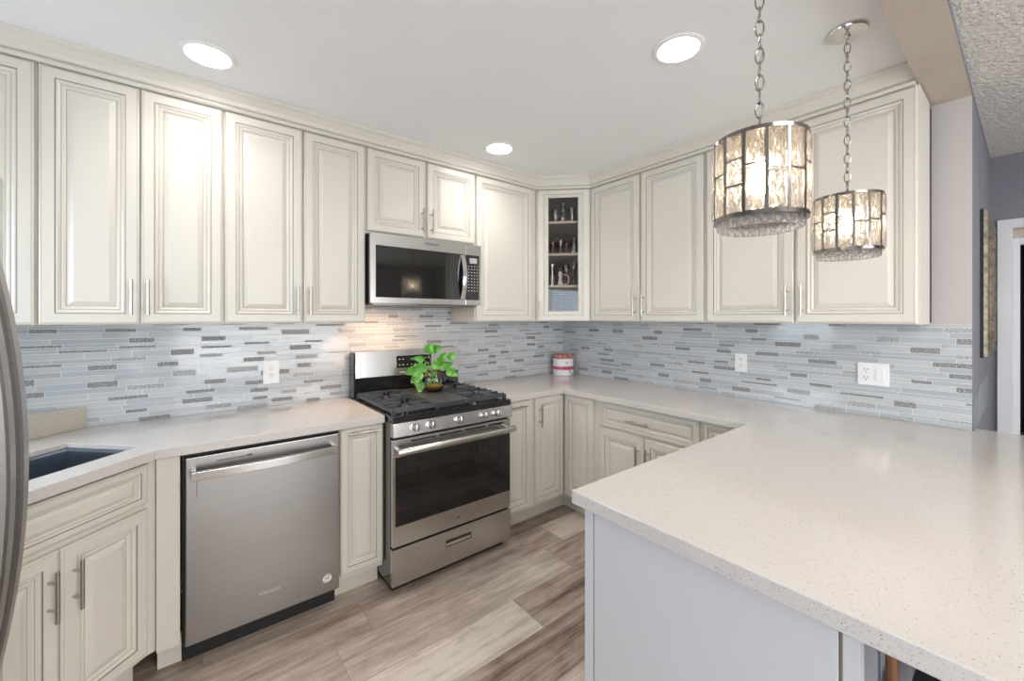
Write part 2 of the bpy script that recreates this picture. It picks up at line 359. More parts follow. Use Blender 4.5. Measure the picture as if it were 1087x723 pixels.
# windows of the living room behind the camera
def window(name, cx, cy, w_, z0, z1, rz, blinds):
    t = bpy.data.objects.new(name, None); C.objects.link(t); t.location = (cx, cy, 0); t.rotation_euler = (0, 0, R(rz)); struct(t)
    bx('window_pane', t, 'daylight', -w_ / 2, w_ / 2, .010, .016, z0, z1)
    mb = MB(); f = .07
    for a in ((-w_ / 2 - f, w_ / 2 + f, z1, z1 + f), (-w_ / 2 - f, w_ / 2 + f, z0 - f, z0), (-w_ / 2 - f, -w_ / 2, z0, z1), (w_ / 2, w_ / 2 + f, z0, z1), (-.02, .02, z0, z1)):
        mb.box(a[0], a[1], .003, .035, a[2], a[3], 'trimwhite')
    mb.build('window_frame', t)
    if blinds:
        mb = MB(); z = z0
        while z < z1:
            mb.extr_x([(.045, z), (.047, z + .001), (.075, z - .019), (.073, z - .020)], -w_ / 2, w_ / 2, 'blind'); z += .05
        mb.build('blind', t)
window('window_1', XL, -3.60, 1.9, .95, 1.96, -90, True)
window('window_3', XL, -.80, .75, 1.07, 2.03, -90, False)
window('window_2', -1.6, YB, 2.6, .35, 2.15, 0, False)
for ob in bpy.data.objects:
    if ob.name in ('window_2',): pass
# crown moulding along the tops of the wall cabinets
path = [Vector((XL, -.33)), Vector((-.635, -.33)), Vector((-.33, -.635)), Vector((-.33, -2.435))]
nrm = [Vector((0, -1)), Vector((-.7071, -.7071)), Vector((-1, 0))]
prof = [(.0, 2.413), (.030, 2.413), (.037, 2.419), (.037, 2.426), (.031, 2.430), (.031, 2.436), (.036, 2.438), (.044, 2.455), (.064, 2.478), (.076, 2.484), (.080, 2.489), (.080, 2.4995), (.0, 2.4995)]
mb = MB(); V = []; n = len(prof)
for i, p in enumerate(path):
    nn = nrm[0] if i == 0 else nrm[-1] if i == 3 else (nrm[i - 1] + nrm[i]) / (1 + nrm[i - 1].dot(nrm[i]))
    for d, z in prof: q = p + nn * d; V.append((q.x, q.y, z))
for i in range(3):
    for k in range(n):
        mm = 'glaze2' if k in (3, 4) else 'cream'
        mb.mesh([V[i * n + k], V[i * n + (k + 1) % n], V[(i + 1) * n + (k + 1) % n], V[(i + 1) * n + k]], [(0, 1, 2, 3)], mm)
mb.mesh(V[:n], [tuple(range(n))], 'cream'); mb.mesh(V[3 * n:], [tuple(range(n))], 'cream')
struct(mb.build('trim_1'))

# ------------------------------------------------------------------ backsplashes of mosaic strips
def mosaic(name, length, hi, seed, label, loc, rz, hi2=None, span2=None):
    rnd = random.Random(seed); mb = MB()
    mb.box(0, length, -.0065, 0, .9145, hi, 'grout')
    if span2: mb.box(span2[0], span2[1], -.0065, 0, hi, hi2, 'grout')
    z = .9155; top = hi2 or hi
    prev = []
    while z < top - .006:
        h = rnd.choice([.0110, .0165, .0225, .0225, .0270]); h = min(h, top - .001 - z)
        if z < hi < z + h: h = hi - z
        if h < .004: z += h + .0015; continue
        x = -rnd.uniform(0, .2); last = 1; cur = []
        while x < length:
            l = rnd.uniform(.07, .15) * (1.35 if h < .012 else 1)
            stone = not last and rnd.random() < .80 and not any(x < q1 + .01 and x + l > q0 - .01 for q0, q1 in prev)
            if stone: cur.append((x, x + l))
            else: l = rnd.uniform(.12, .30)
            last = stone
            mtl = rnd.choice(['tile_dark', 'tile_mid']) if stone else rnd.choice(['tile_a', 'tile_a', 'tile_b', 'tile_b', 'tile_b', 'tile_c'])
            a, b_ = max(x, 0), min(x + l, length)
            if z >= hi - 1e-4 and span2: a, b_ = max(a, span2[0]), min(b_, span2[1])
            if b_ - a > .004: mb.box(a, b_, -.008 + (rnd.random() * .0008), -.003, z, z + h, mtl)
            x += l + .0026
        prev = cur
        z += h + .0020
    o = mb.build(name); o.location = loc; o.rotation_euler = (0, 0, R(rz))
    return tag(o, label, 'backsplash')
mosaic('tile_backsplash', 3.915, 1.40, 3, 'mosaic strip tile backsplash on the wall behind the stove and sink', (XL, -.0004, 0), 0, 1.52, (XL * -1 - 1.965, XL * -1 - 1.195))
mosaic('tile_backsplash', 2.566, 1.392, 11, 'mosaic strip tile backsplash on the right wall above the long counter', (-.0004, -.008, 0), -90)

# ------------------------------------------------------------------ cabinets
def door(parent, name, x0, x1, z0, z1, yb=0, th=.02, hole=None, k=None):
    w_, h_ = x1 - x0, z1 - z0
    s_ = k or min(1, min(w_, h_) / .25)
    ring = [(0, .004, 'cream'), (.003, .0008, 'cream'), (.006, .0, 'cream'), (.0068, .0012, 'glaze2'), (.0076, 0, 'glaze2'),
            (.042, .0, 'cream'), (.0428, .0035, 'glaze'), (.044, .0035, 'glaze'), (.0465, .0012, 'cream'), (.0505, .0012, 'cream'), (.0575, .0060, 'cream'),
            (.0583, .0075, 'glaze2'), (.0592, .0075, 'glaze2'), (.0615, .0055, 'cream'), (.0660, .0060, 'cream'), (.0725, .0120, 'cream'), (.0737, .0125, 'glaze')]
    if hole is None: ring += [(.094, .0045, 'cream')]
    mb = MB(); yf = yb - th; R_ = []
    for (i_, d, mm) in ring:
        q = i_ * s_ if i_ > .009 else i_
        R_.append([(x0 + q, yf + d, z0 + q), (x1 - q, yf + d, z0 + q), (x1 - q, yf + d, z1 - q), (x0 + q, yf + d, z1 - q)])
    if hole:  # glazed door: scale insets so the inner edge matches the opening
        R_ = []
        for (i_, d, mm) in ring:
            t = i_ / ring[-1][0]
            a = [x0 + (hole[0] - x0) * t, x1 - (x1 - hole[1]) * t, z0 + (hole[2] - z0) * t, z1 - (z1 - hole[3]) * t]
            R_.append([(a[0], yf + d, a[2]), (a[1], yf + d, a[2]), (a[1], yf + d, a[3]), (a[0], yf + d, a[3])])
    bk = [(x0, yb, z0), (x1, yb, z0), (x1, yb, z1), (x0, yb, z1)]
    for i in range(4):
        j = (i + 1) % 4; mb.face([bk[i], bk[j], R_[0][j], R_[0][i]], 'cream')
    for a in range(len(R_) - 1):
        for i in range(4):
            j = (i + 1) % 4; mb.face([R_[a][i], R_[a][j], R_[a + 1][j], R_[a + 1][i]], ring[a + 1][2])
    if hole:
        ib = [(hole[0], yb, hole[2]), (hole[1], yb, hole[2]), (hole[1], yb, hole[3]), (hole[0], yb, hole[3])]
        for i in range(4):
            j = (i + 1) % 4; mb.face([R_[-1][i], R_[-1][j], ib[j], ib[i]], 'cream'); mb.face([bk[i], ib[i], ib[j], bk[j]], 'cream')
    else:
        mb.face(R_[-1], 'cream'); mb.face(bk, 'cream')
    return mb.build(name, parent)
def pull(door_, x, z, yf, length=.15, vert=True, post=.096, r=.0058):
    mb = MB(); off = .034
    if vert:
        mb.tube([(x, yf - off, z - length / 2), (x, yf - off, z + length / 2)], r, 'nickel', 12)
        for q in (-post / 2, post / 2): mb.tube([(x, yf + .0015, z + q), (x, yf - off, z + q)], r * .75, 'nickel', 8)
    else:
        mb.tube([(x - length / 2, yf - off, z), (x + length / 2, yf - off, z)], r, 'nickel', 12)
        for q in (-post / 2, post / 2): mb.tube([(x + q, yf + .0015, z), (x + q, yf - off, z)], r * .75, 'nickel', 8)
    return mb.build('handle', door_)
UZ0, UZ1, DZ0, DZ1 = 1.393, 2.42, 1.397, 2.410
def upper(label, loc, rz, w_, doors, z0=UZ0, depth=.33, dz0=DZ0, handles=(), hz=None, hl=.15, hole=None):
    t = thing('wall_cabinet', label, 'cabinet', loc, rz)
    mb = MB(); mb.box(.0005, w_ - .0005, 0, depth, z0, UZ1, 'cream'); mb.build('carcass', t)
    for (a, b_), h in zip(doors, handles):
        d = door(t, 'door', a, b_, dz0, DZ1)
        if h is not None: pull(d, h, hz or 1.51, -.02, hl)
    return t
upper('cream wall cabinet cut off by the left edge, above the sink', (-3.80, -.33, 0), 0, 3.80 - 3.228, [(.06, .566)], handles=(.10,), )
upper('tall cream double-door wall cabinet, second from the left edge of the photo', (-3.228, -.33, 0), 0, .595, [(.005, .295), (.301, .588)], handles=(.272, .325))
upper('tall cream double-door wall cabinet just left of the microwave', (-2.633, -.33, 0), 0, .673, [(.004, .338), (.346, .667)], handles=(.312, .372))
upper('short cream double-door cabinet mounted directly above the microwave', (-1.96, -.33, 0), 0, .753, [(.008, .372), (.388, .744)], z0=1.915, dz0=1.93, handles=(.347, .412), hz=2.03, hl=.155)
upper('cream single-door wall cabinet between the microwave and the glass corner cabinet', (-1.207, -.33, 0), 0, .572, [(.008, .520)], handles=(None,))
upper('cream double-door wall cabinet beside the glass corner cabinet on the right wall', (-.33, -.635, 0), -90, .89, [(.004, .434), (.449, .880)], handles=(.407, .476))
upper('cream double-door wall cabinet at the right end, behind the pendants', (-.33, -1.527, 0), -90, .918, [(.008, .457), (.470, .911)], depth=.272, handles=(.430, .497))
struct(bx('gap_shade', None, 'black', -.056, -.0005, -2.4445, -1.55, 1.40, 2.41))  # black box put in the cabinet-to-wall gap to stand for its shade
# glazed corner cabinet
t = thing('corner_wall_cabinet', 'cream corner wall cabinet with one narrow glass door showing glassware', 'cabinet', (-.635, -.33, 0), -45)
F = .4313; s2 = .7071
def P2(X, Y):   # world -> local of the corner cabinet
    dx, dy = X + .635, Y + .33
    return (dx * s2 - dy * s2, dx * s2 + dy * s2)
A, B, Cc, D_, E_ = P2(-.634, -.331), P2(-.634, -.009), P2(-.009, -.009), P2(-.009, -.634), P2(-.331, -.634)
outl = [A, E_, D_, Cc, B]
mb = MB()
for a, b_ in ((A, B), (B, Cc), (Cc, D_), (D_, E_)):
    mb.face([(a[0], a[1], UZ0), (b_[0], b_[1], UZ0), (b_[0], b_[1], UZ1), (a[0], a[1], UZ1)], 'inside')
def inset(p, k=.985):
    c = (F / 2, .25); return (c[0] + (p[0] - c[0]) * k, c[1] + (p[1] - c[1]) * k)
mb.prism(outl, UZ0, UZ0 + .018, 'cream'); mb.prism(outl, UZ1 - .018, UZ1, 'cream')
for (xa, xb, za, zb) in ((.003, .07, UZ0, UZ1), (F - .07, F - .003, UZ0, UZ1), (.07, F - .07, UZ0, 1.44), (.07, F - .07, 2.38, UZ1)): mb.box(xa, xb, 0.0, .018, za, zb, 'cream')
# outer skins of the sides
mb.face([(A[0] - .0, A[1], UZ0), (A[0], A[1], UZ1), (B[0], B[1], UZ1), (B[0], B[1], UZ0)], 'cream')
mb.build('carcass', t)
HO = (.100, .326, 1.472, 2.352)
d = door(t, 'door', .014, .417, DZ0, DZ1, hole=HO); pull(d, .036, 1.49, -.02, .12, post=.08)
bx('glass_pane', d, 'pane', HO[0] + .0005, HO[1] - .0005, -.006, -.003, HO[2] + .0005, HO[3] - .0005)
sh = [P2(-.61, -.316), P2(-.316, -.61), P2(-.02, -.61), P2(-.02, -.02), P2(-.61, -.02)]
SHZ = [2.178, 1.927, 1.677]
for z in SHZ:
    mb = MB(); mb.prism([(x, max(y, .022)) for x, y in sh], z - .018, z, 'shelfwood'); mb.build('shelf', t)

# base cabinets
BZ0, BZ1, BTOP = .115, .870, .874
def base(label, loc, rz, w_, depth=.595, kick=.075, name='base_cabinet', x0=0, kx0=None):
    t = thing(name, label, 'cabinet', loc, rz)
    mb = MB(); mb.box(x0 + .0005, w_ - .0005, 0, depth, BZ0, BTOP - .001, 'cream'); mb.build('carcass', t)
    mb = MB(); mb.box((x0 if kx0 is None else kx0) + .0005, w_ - .0005, kick, depth - .01, 0, BZ0 - .0005, 'cream'); mb.build('toe_kick', t)
    return t
# corner sink cabinet, diagonal
cx, cy = -2.868, -.647; c2 = .7071
px_, py_ = cx - c2 * .045, cy + c2 * .045   # carcass face line, .045 behind counter edge
L = .565
t = thing('sink_cabinet', 'diagonal cream corner sink cabinet with false drawer front and two doors', 'cabinet', (px_ - c2 * L, py_ - c2 * L, 0), 45)
mb = MB(); 
# corner outline in local coordinates
def toL(X, Y):
    dx, dy = X - (px_ - c2 * L), Y - (py_ - c2 * L); return (dx * c2 + dy * c2, -dx * c2 + dy * c2)
pl = [(-.012, 0), (L + .004, 0), toL(-2.868, -.60), toL(-2.868, -.01), toL(XL + .01, -.01), toL(XL + .01, -1.05), toL(-3.318, -1.05)]
def shell(mb, pts, z0, z1, m):
    n_ = len(pts)
    for i in range(n_):
        a, b_ = pts[i], pts[(i + 1) % n_]; mb.face([(a[0], a[1], z0), (b_[0], b_[1], z0), (b_[0], b_[1], z1), (a[0], a[1], z1)], m)
    mb.face([(x, y, z0) for x, y in pts], m)
shell(mb, pl, BZ0, BTOP - .001, 'cream'); mb.build('carcass', t)
mb = MB(); mb.box(-.01, L + .02, .075, .3, 0, BZ0 - .0005, 'cream'); mb.build('toe_kick', t)
door(t, 'false_drawer', .003, L - .002, .712, .862, k=.62)
for a, b_, h in ((.003, L / 2 - .002, L / 2 - .032), (L / 2 + .002, L - .002, L / 2 + .034)):
    d = door(t, 'door', a, b_, .135, .690); pull(d, h, .56, -.02, .158, post=.085)
# filler beside the dishwasher
t = thing('filler_panel', 'plain cream filler post between the sink cabinet and the dishwasher', 'panel', (-2.868, -.62, 0), 0)
bx('panel', t, 'cream', .002, .074, 0, .018, .115, .872); bx('toe_kick', t, 'cream', .002, .078, .075, .09, 0, .1145)
# narrow pull-out cabinets
t = base('narrow cream pull-out cabinet between the dishwasher and the stove', (-2.182, -.60, 0), 0, .222)
d = door(t, 'door', .004, .218, .142, .868, k=.80); pull(d, .108, .845, -.02, .150, False, .085)
t = base('narrow cream pull-out cabinet right of the stove with horizontal handle', (-1.190, -.60, 0), 0, .288)
d = door(t, 'door', .006, .250, .138, .862, k=.85); pull(d, .125, .832, -.02, .145, False, .085)
# corner base cabinet with folding doors
t = thing('corner_base_cabinet', 'cream inside-corner base cabinet with two folding doors meeting in the corner', 'cabinet', (-.90, -.60, 0), 0)
mb = MB(); mb.prism([(.001, 0), (.30, 0), (.30, -.299), (.89, -.299), (.89, .59), (.001, .59)], BZ0, BTOP - .001, 'cream'); mb.build('carcass', t)
mb = MB(); mb.prism([(.001, .075), (.375, .075), (.375, -.299), (.89, -.299), (.89, .58), (.001, .58)], 0, BZ0 - .0005, 'cream'); mb.build('toe_kick', t)
d = door(t, 'door', .006, .277, .138, .868, k=.9); pull(d, .040, .745, -.02, .150, post=.085)
e = door(t, 'door', .003, .270, .138, .868, k=.9); e.location = (.30, -.022, 0); e.rotation_euler = (0, 0, R(-90))
# drawer base on the right run
t = base('cream base cabinet with one wide drawer over two doors on the right wall', (-.60, -.90, 0), -90, .740)
d = door(t, 'drawer', .052, .727, .708, .866, k=.62); pull(d, .36, .782, -.02, .165, False)
for a, b_, h in ((.052, .386, .355), (.392, .727, .424)):
    d = door(t, 'door', a, b_, .138, .692); pull(d, h, .565, -.02, .15)
t = base('cream base cabinet where the right counter meets the peninsula', (-.60, -1.641, 0), -90, .280)
d = door(t, 'drawer', .010, .262, .708, .866, k=.62); pull(d, .13, .786, -.02, .13, False)
d = door(t, 'door', .010, .262, .138, .692)
# peninsula cabinet
t = thing('peninsula_cabinet', 'long peninsula base cabinet with flat pale end panel under the near counter', 'cabinet', (-.62, -1.932, 0), 180)
W_ = 1.235
mb = MB(); mb.box(.0, W_, 0, .595, BZ0, BTOP - .001, 'cream'); mb.build('carcass', t)
mb = MB(); mb.box(.0, W_, .075, .59, 0, BZ0 - .0005, 'cream'); mb.build('toe_kick', t)
for a, b_ in ((.06, .43), (.44, .81), (.82, 1.226)):
    door(t, 'drawer', a, b_, .702, .866, yb=-.0005, k=.6); door(t, 'door', a, b_, .138, .694, yb=-.0005)
mb = MB(); mb.box(W_ + .0005, W_ + .012, .0, .031, 0, BTOP - .001, 'panelwhite', .0012); mb.box(W_ + .0005, W_ + .006, .031, .036, 0, BTOP - .001, 'brownseam')
mb.box(W_ + .0005, W_ + .012, .036, .594, 0, BTOP - .001, 'panelwhite', .0012); mb.build('end_panel', t)
mb = MB(); mb.box(W_ - .018, W_ + .006, .5955, .600, 0, BTOP - .001, 'brownseam'); mb.box(W_ - .018, W_ + .012, .600, .624, 0, BTOP - .001, 'panelwhite', .001)
mb.build('end_post', t)
bx('back_panel', t, 'bluegrey', .0, W_ - .0185, .5955, .612, 0, BTOP - .001)

# ------------------------------------------------------------------ countertops
def slab(name, outer, hole, z0, z1, m, label, bevel=.0025, apron=None):
    bm = bmesh.new()
    def loop(pts, z):
        vs_ = [bm.verts.new((x, y, z)) for x, y in pts]; return vs_, [bm.edges.new((vs_[i], vs_[(i + 1) % len(vs_)])) for i in range(len(vs_))]
    ed = {}
    for z in (z0, z1):
        es = []; vv = []
        for pts in [outer] + ([hole] if hole else []):
            v_, e_ = loop(pts, z); es += e_; vv.append(v_)
        bmesh.ops.triangle_fill(bm, edges=es, use_beauty=True); ed[z] = vv
    for a, b_ in zip(ed[z0], ed[z1]):
        for i in range(len(a)):
            j = (i + 1) % len(a); bm.faces.new((a[i], a[j], b_[j], b_[i]))
    bmesh.ops.recalc_face_normals(bm, faces=bm.faces)
    bmesh.ops.dissolve_limit(bm, angle_limit=R(1), verts=bm.verts, edges=bm.edges) if not hole else None
    mb = MB(); mb.bm(bm, m)
    if apron: mb.prism(apron, ZT - .038, ZT - .004, m)
    o = mb.build(name, None, bevel)
    return tag(o, label, 'countertop')
ZT = .914
def diag(e, f): return (cx - c2 * e - c2 * f, cy - c2 * e + c2 * f)
sk = [diag(-.04, .11), diag(.605, .11), diag(.605, .445), diag(-.04, .445)]
XR0 = -3.268
slab('countertop', [(XL + .001, -.0085), (XL + .001, -1.29), (XR0, -1.29), (XR0, cy - .40), (cx, cy), (-1.965, cy), (-1.965, -.0085)], sk, ZT - .020, ZT, 'quartz',
     'white speckled quartz countertop left of the stove, cut out for the sink',
     apron=[(XR0 + .0003, -1.29), (XR0 + .0003, cy - .40 + .0001), (cx + .0001, cy - .0003), (-1.9648, cy - .0003), (-1.9648, cy + .024), (cx - .010, cy + .024), (XR0 - .024, cy - .390), (XR0 - .024, -1.29)][::-1])
slab('countertop', [(-1.189, -.0085), (-1.189, -.645), (-.656, -.645), (-.656, -1.894), (-1.883, -1.894), (-1.883, -3.02), (.065, -3.02), (.065, YE - .003), (-.0085, YE - .003), (-.0085, -.0085)], None, ZT - .038, ZT, 'quartz',
     'white speckled quartz countertop running from the stove round to the near peninsula')
# quartz ledge across the corner behind the sink
mb = MB(); z1 = 1.012
mb.prism([(-3.137, -.0085), (XL + .001, -.0085), (XL + .001, -.787), (XL + .03, -.787)], ZT + .0003, z1, 'quartz_tan')
tag(mb.build('quartz_ledge', None, .002), 'beige quartz upstand ledge set diagonally behind the sink', 'upstand')
# sink
mb = MB(); z = ZT - .0205; zb = .68
def ringp(q, zz, e0=-.04, e1=.605, f0=.11, f1=.445): return [(*diag(e0 - q, f0 - q), zz), (*diag(e1 + q, f0 - q), zz), (*diag(e1 + q, f1 + q), zz), (*diag(e0 - q, f1 + q), zz)]
rs = [ringp(.012, z), ringp(-.002, z), ringp(-.004, z - .01), ringp(-.012, zb + .012), ringp(-.03, zb)]
for a, b_ in zip(rs[:-1], rs[1:]):
    for i in range(4): j = (i + 1) % 4; mb.face([a[i], a[j], b_[j], b_[i]], 'sink')
mb.face(rs[-1], 'sink')
snk = mb.build('sink'); tag(snk, 'rectangular undermount stainless steel sink in the diagonal corner counter', 'sink')
mb = MB(); q = diag(.28, .30); mb.lathe([(.045, .0005), (.045, .003), (.036, .004), (.030, .0015), (.0, .0015)], 'steel', (q[0], q[1], zb)); mb.build('drain', snk)

# ------------------------------------------------------------------ dishwasher
t = thing('dishwasher', 'stainless steel dishwasher under the left counter', 'dishwasher', (-2.790, -.60, 0), 0)
w_ = .604
mb = MB(); mb.box(.003, w_ - .003, .0, .57, .10, .868, 'black'); mb.build('tub', t)
mb = MB(); mb.box(.003, w_ - .003, .045, .5, .0, .0995, 'black'); mb.build('kickplate', t)
mb = MB(); mb.box(.012, w_ - .004, -.038, -.0005, .103, .858, 'steel_dark', .004); d = mb.build('door', t)
mb = MB(); pts = []; n = 20
Vv = []; Ff = []
for i in range(n + 1):
    u = i / n; x = .030 + (w_ - .058) * u; bow = .052 + .020 * math.sin(math.pi * u); y = -.038 - bow
    z = .795
    Vv += [(x, y - .000, z - .016), (x, y, z + .016), (x, y + .012, z + .020), (x, y + .012, z - .020)]
for i in range(n):
    for k in range(4): Ff.append((i * 4 + k, i * 4 + (k + 1) % 4, (i + 1) * 4 + (k + 1) % 4, (i + 1) * 4 + k))
Ff += [(0, 1, 2, 3), (n * 4 + 3, n * 4 + 2, n * 4 + 1, n * 4)]
mb.mesh(Vv, Ff, 'steel'); mb.box(.030, .046, -.082, -.0385, .776, .814, 'steel'); mb.box(w_ - .044, w_ - .028, -.082, -.0385, .776, .814, 'steel'); mb.build('handle', d, .0015)
mb = MB(); mb.box(.115, .235, -.0392, -.0380, .829, .8315, 'black'); mb.box(.222, .240, -.0395, -.0380, .8285, .8345, 'black'); mb.build('vent_slot', d)
text('brand_lettering', 'Whirlpool', .020, d, (.305, -.0384, .205), 'chrome')
text('hanging_tag', 'S', .01, d, (.05, -.0384, .70), 'ink_grey') if False else None
mb = MB(); mb.tube([(.048, -.040, .775), (.051, -.0395, .755), (.047, -.0395, .735), (.051, -.0395, .715), (.048, -.0395, .695)], .0012, 'ink_grey', 5); mb.build('loose_cord', d)
mb = MB(); mb.lathe([(.0, .0005), (.020, .0005), (.020, 0)], 'paper', (.545, -.0382, .172), 28, 'y'); st = mb.build('sticker', t)
mb = MB()
for a in range(14):
    an = R(20 + a * 21)
    if 160 < math.degrees(an) < 200: continue
    x, z = .545 + .0155 * math.cos(an), .172 + .0155 * math.sin(an); mb.box(x - .0016, x + .0016, -.0392, -.0387, z - .0016, z + .0016, 'ink')
mb.tube([(.537, -.0390, .167), (.541, -.0390, .177), (.545, -.0390, .171), (.553, -.0390, .179)], .0016, 'ink', 5)
mb.tube([(.539, -.0390, .172), (.552, -.0390, .172), (.549, -.0390, .166)], .0012, 'ink', 5); mb.build('sticker_print', st)

# ------------------------------------------------------------------ gas range
t = thing('gas_range', 'stainless gas range with black cooktop, five knobs and oven window', 'stove', (-1.957, -.70, 0), 0)
w_ = .759
mb = MB(); mb.box(0, w_, .0, .66, .045, .900, 'black_gloss'); mb.box(.02, w_ - .02, .03, .62, 0, .045, 'black'); mb.build('body', t)
mb = MB(); mb.box(-.001, w_ + .001, -.030, .60, .8995, .9165, 'black_gloss', .004); mb.box(.001, w_ - .001, -.034, -.001, .884, .905, 'black_gloss', .004); mb.build('cooktop', t)
mb = MB(); mb.extr_x([(0, .812), (-.044, .812), (-.046, .818), (-.034, .883), (0, .884)], 0, w_, 'steel'); cp = mb.build('control_panel', t, .002)
for kx in (.117, .209, .384, .553, .641):
    kb = MB(); kb.lathe([(.0235, .0), (.0235, .003), (.0205, .004), (.0200, .024), (.018, .027), (0, .0275)], 'chrome', (0, 0, 0), 24, 'y')
    kb.box(-.0035, .0035, -.0335, -.026, -.0195, .0195, 'chrome', .0015); kb.box(-.0018, .0018, -.0343, -.0333, -.019, .019, 'black')
    k_ = kb.build('knob', cp); k_.location = (kx, -.0405, .851); k_.rotation_euler = (R(-10), 0, 0)
    pm = MB()
    for a in (50, 90, 130): pm.box(.030 * math.cos(R(a)) - .0015, .030 * math.cos(R(a)) + .0015, -.0010, -.0003, .030 * math.sin(R(a)) - .0015, .030 * math.sin(R(a)) + .0015, 'ink')
    p_ = pm.build('knob_mark', cp); p_.location = (kx, -.0405, .851); p_.rotation_euler = (R(-10), 0, 0)
# oven door
DF = -.026
mb = MB()
mb.box(.002, w_ - .002, DF, -.001, .706, .797, 'steel', .002); mb.box(.002, w_ - .002, DF, -.001, .250, .352, 'steel', .002)
mb.box(.002, .016, DF, -.001, .352, .706, 'steel'); mb.box(.016, w_ - .002, DF + .001, -.001, .352, .706, 'black_glass')
dr = mb.build('oven_door', t)
mb = MB(); mb.box(.145, .60, DF - .0002, DF + .0012, .40, .655, 'window_glass_dark'); mb.build('oven_window', dr)
mb = MB()
for a, b_ in ((.10, .245), (.265, .41), (.43, .575), (.595, .70)): mb.box(a, b_, DF - .0012, DF + .001, .775, .784, 'black')
mb.build('vent_slots', dr)
mb = MB(); hy = DF - .052
mb.tube([(.012, hy, .748), (.03, hy - .006, .748), (.38, hy - .012, .748), (w_ - .03, hy - .006, .748), (w_ - .008, hy, .748)], .0165, 'steel', 16, flat=1.15)
for a in (.028, w_ - .026): mb.tube([(a, DF + .001, .748), (a, hy, .748)], .011, 'steel', 12)
mb.build('handle', dr)
mb = MB(); mb.lathe([(0, .0028), (.014, .0022), (.0155, .0)], 'chrome', (.385, DF + .0002, .298), 24, 'y'); bd = mb.build('badge', t)
mb = MB(); mb.tube([(.385 + .0095 * math.cos(R(a)), DF - .0026, .298 + .0095 * math.sin(R(a))) for a in range(0, 360, 20)], .0009, 'ink', 5, closed=True)
mb.build('badge_ring', bd); text('badge_letters', 'GE', .0105, bd, (.385, DF - .0030, .2945), 'ink')
# storage drawer with recessed pull
mb = MB(); q = (.308, .472, .150, .188)
for a in ((.0, w_, .188, .238), (.0, w_, .050, .150), (.0, q[0], .150, .188), (q[1], w_, .150, .188)): mb.box(a[0], a[1], DF, -.001, a[2], a[3], 'steel')
mb.box(q[0], q[1], -.006, -.001, q[2], q[3], 'steel_dark'); mb.box(q[0] + .004, q[1] - .004, DF + .002, -.010, q[2] + .002, q[2] + .020, 'chrome', .003)
mb.build('storage_drawer', t)
# backguard
mb = MB(); mb.box(.003, w_ - .003, .595, .672, .917, 1.040, 'black_gloss', .004); mb.box(.0, .012, .590, .675, .917, 1.200, 'black_gloss', .003)
mb.extr_x([(.672, 1.036), (.586, 1.036), (.584, 1.042), (.600, 1.203), (.672, 1.205)], .010, w_ - .004, 'steel'); bg = mb.build('backguard', t)
def bgp(x, z): return (x, .584 + (z - 1.042) * .0994 - .0012, z)
mb = MB(); a, b_ = bgp(.28, 1.086), bgp(.535, 1.166)
mb.mesh([(.28, a[1], 1.086), (.535, a[1], 1.086), (.535, b_[1], 1.166), (.28, b_[1], 1.166), (.28, a[1] + .004, 1.086), (.535, a[1] + .004, 1.086), (.535, b_[1] + .004, 1.166), (.28, b_[1] + .004, 1.166)],
        [(0, 1, 2, 3), (0, 4, 5, 1), (1, 5, 6, 2), (2, 6, 7, 3), (3, 7, 4, 0)], 'black_gloss'); dp = mb.build('display', t)
for (x, z) in [(.30, 1.143), (.325, 1.143), (.30, 1.106), (.325, 1.106), (.355, 1.106), (.385, 1.106), (.415, 1.106), (.45, 1.106), (.49, 1.106), (.51, 1.106), (.49, 1.143), (.512, 1.143)]:
    p = bgp(x, z); bx('button', dp, 'btn', x - .005, x + .005, p[1] - .0012, p[1] - .0002, z - .003, z + .003)
text('display_clock', '12:00', .022, dp, (.40, bgp(0, 1.138)[1] - .0006, 1.134), 'lcd_green', (84.3, 0, 0))
mb = MB(); mb.box(.30, .34, bgp(0, 1.056)[1] - .0003, bgp(0, 1.056)[1] + .001, 1.054, 1.062, 'btn'); mb.build('maker_mark', bg)
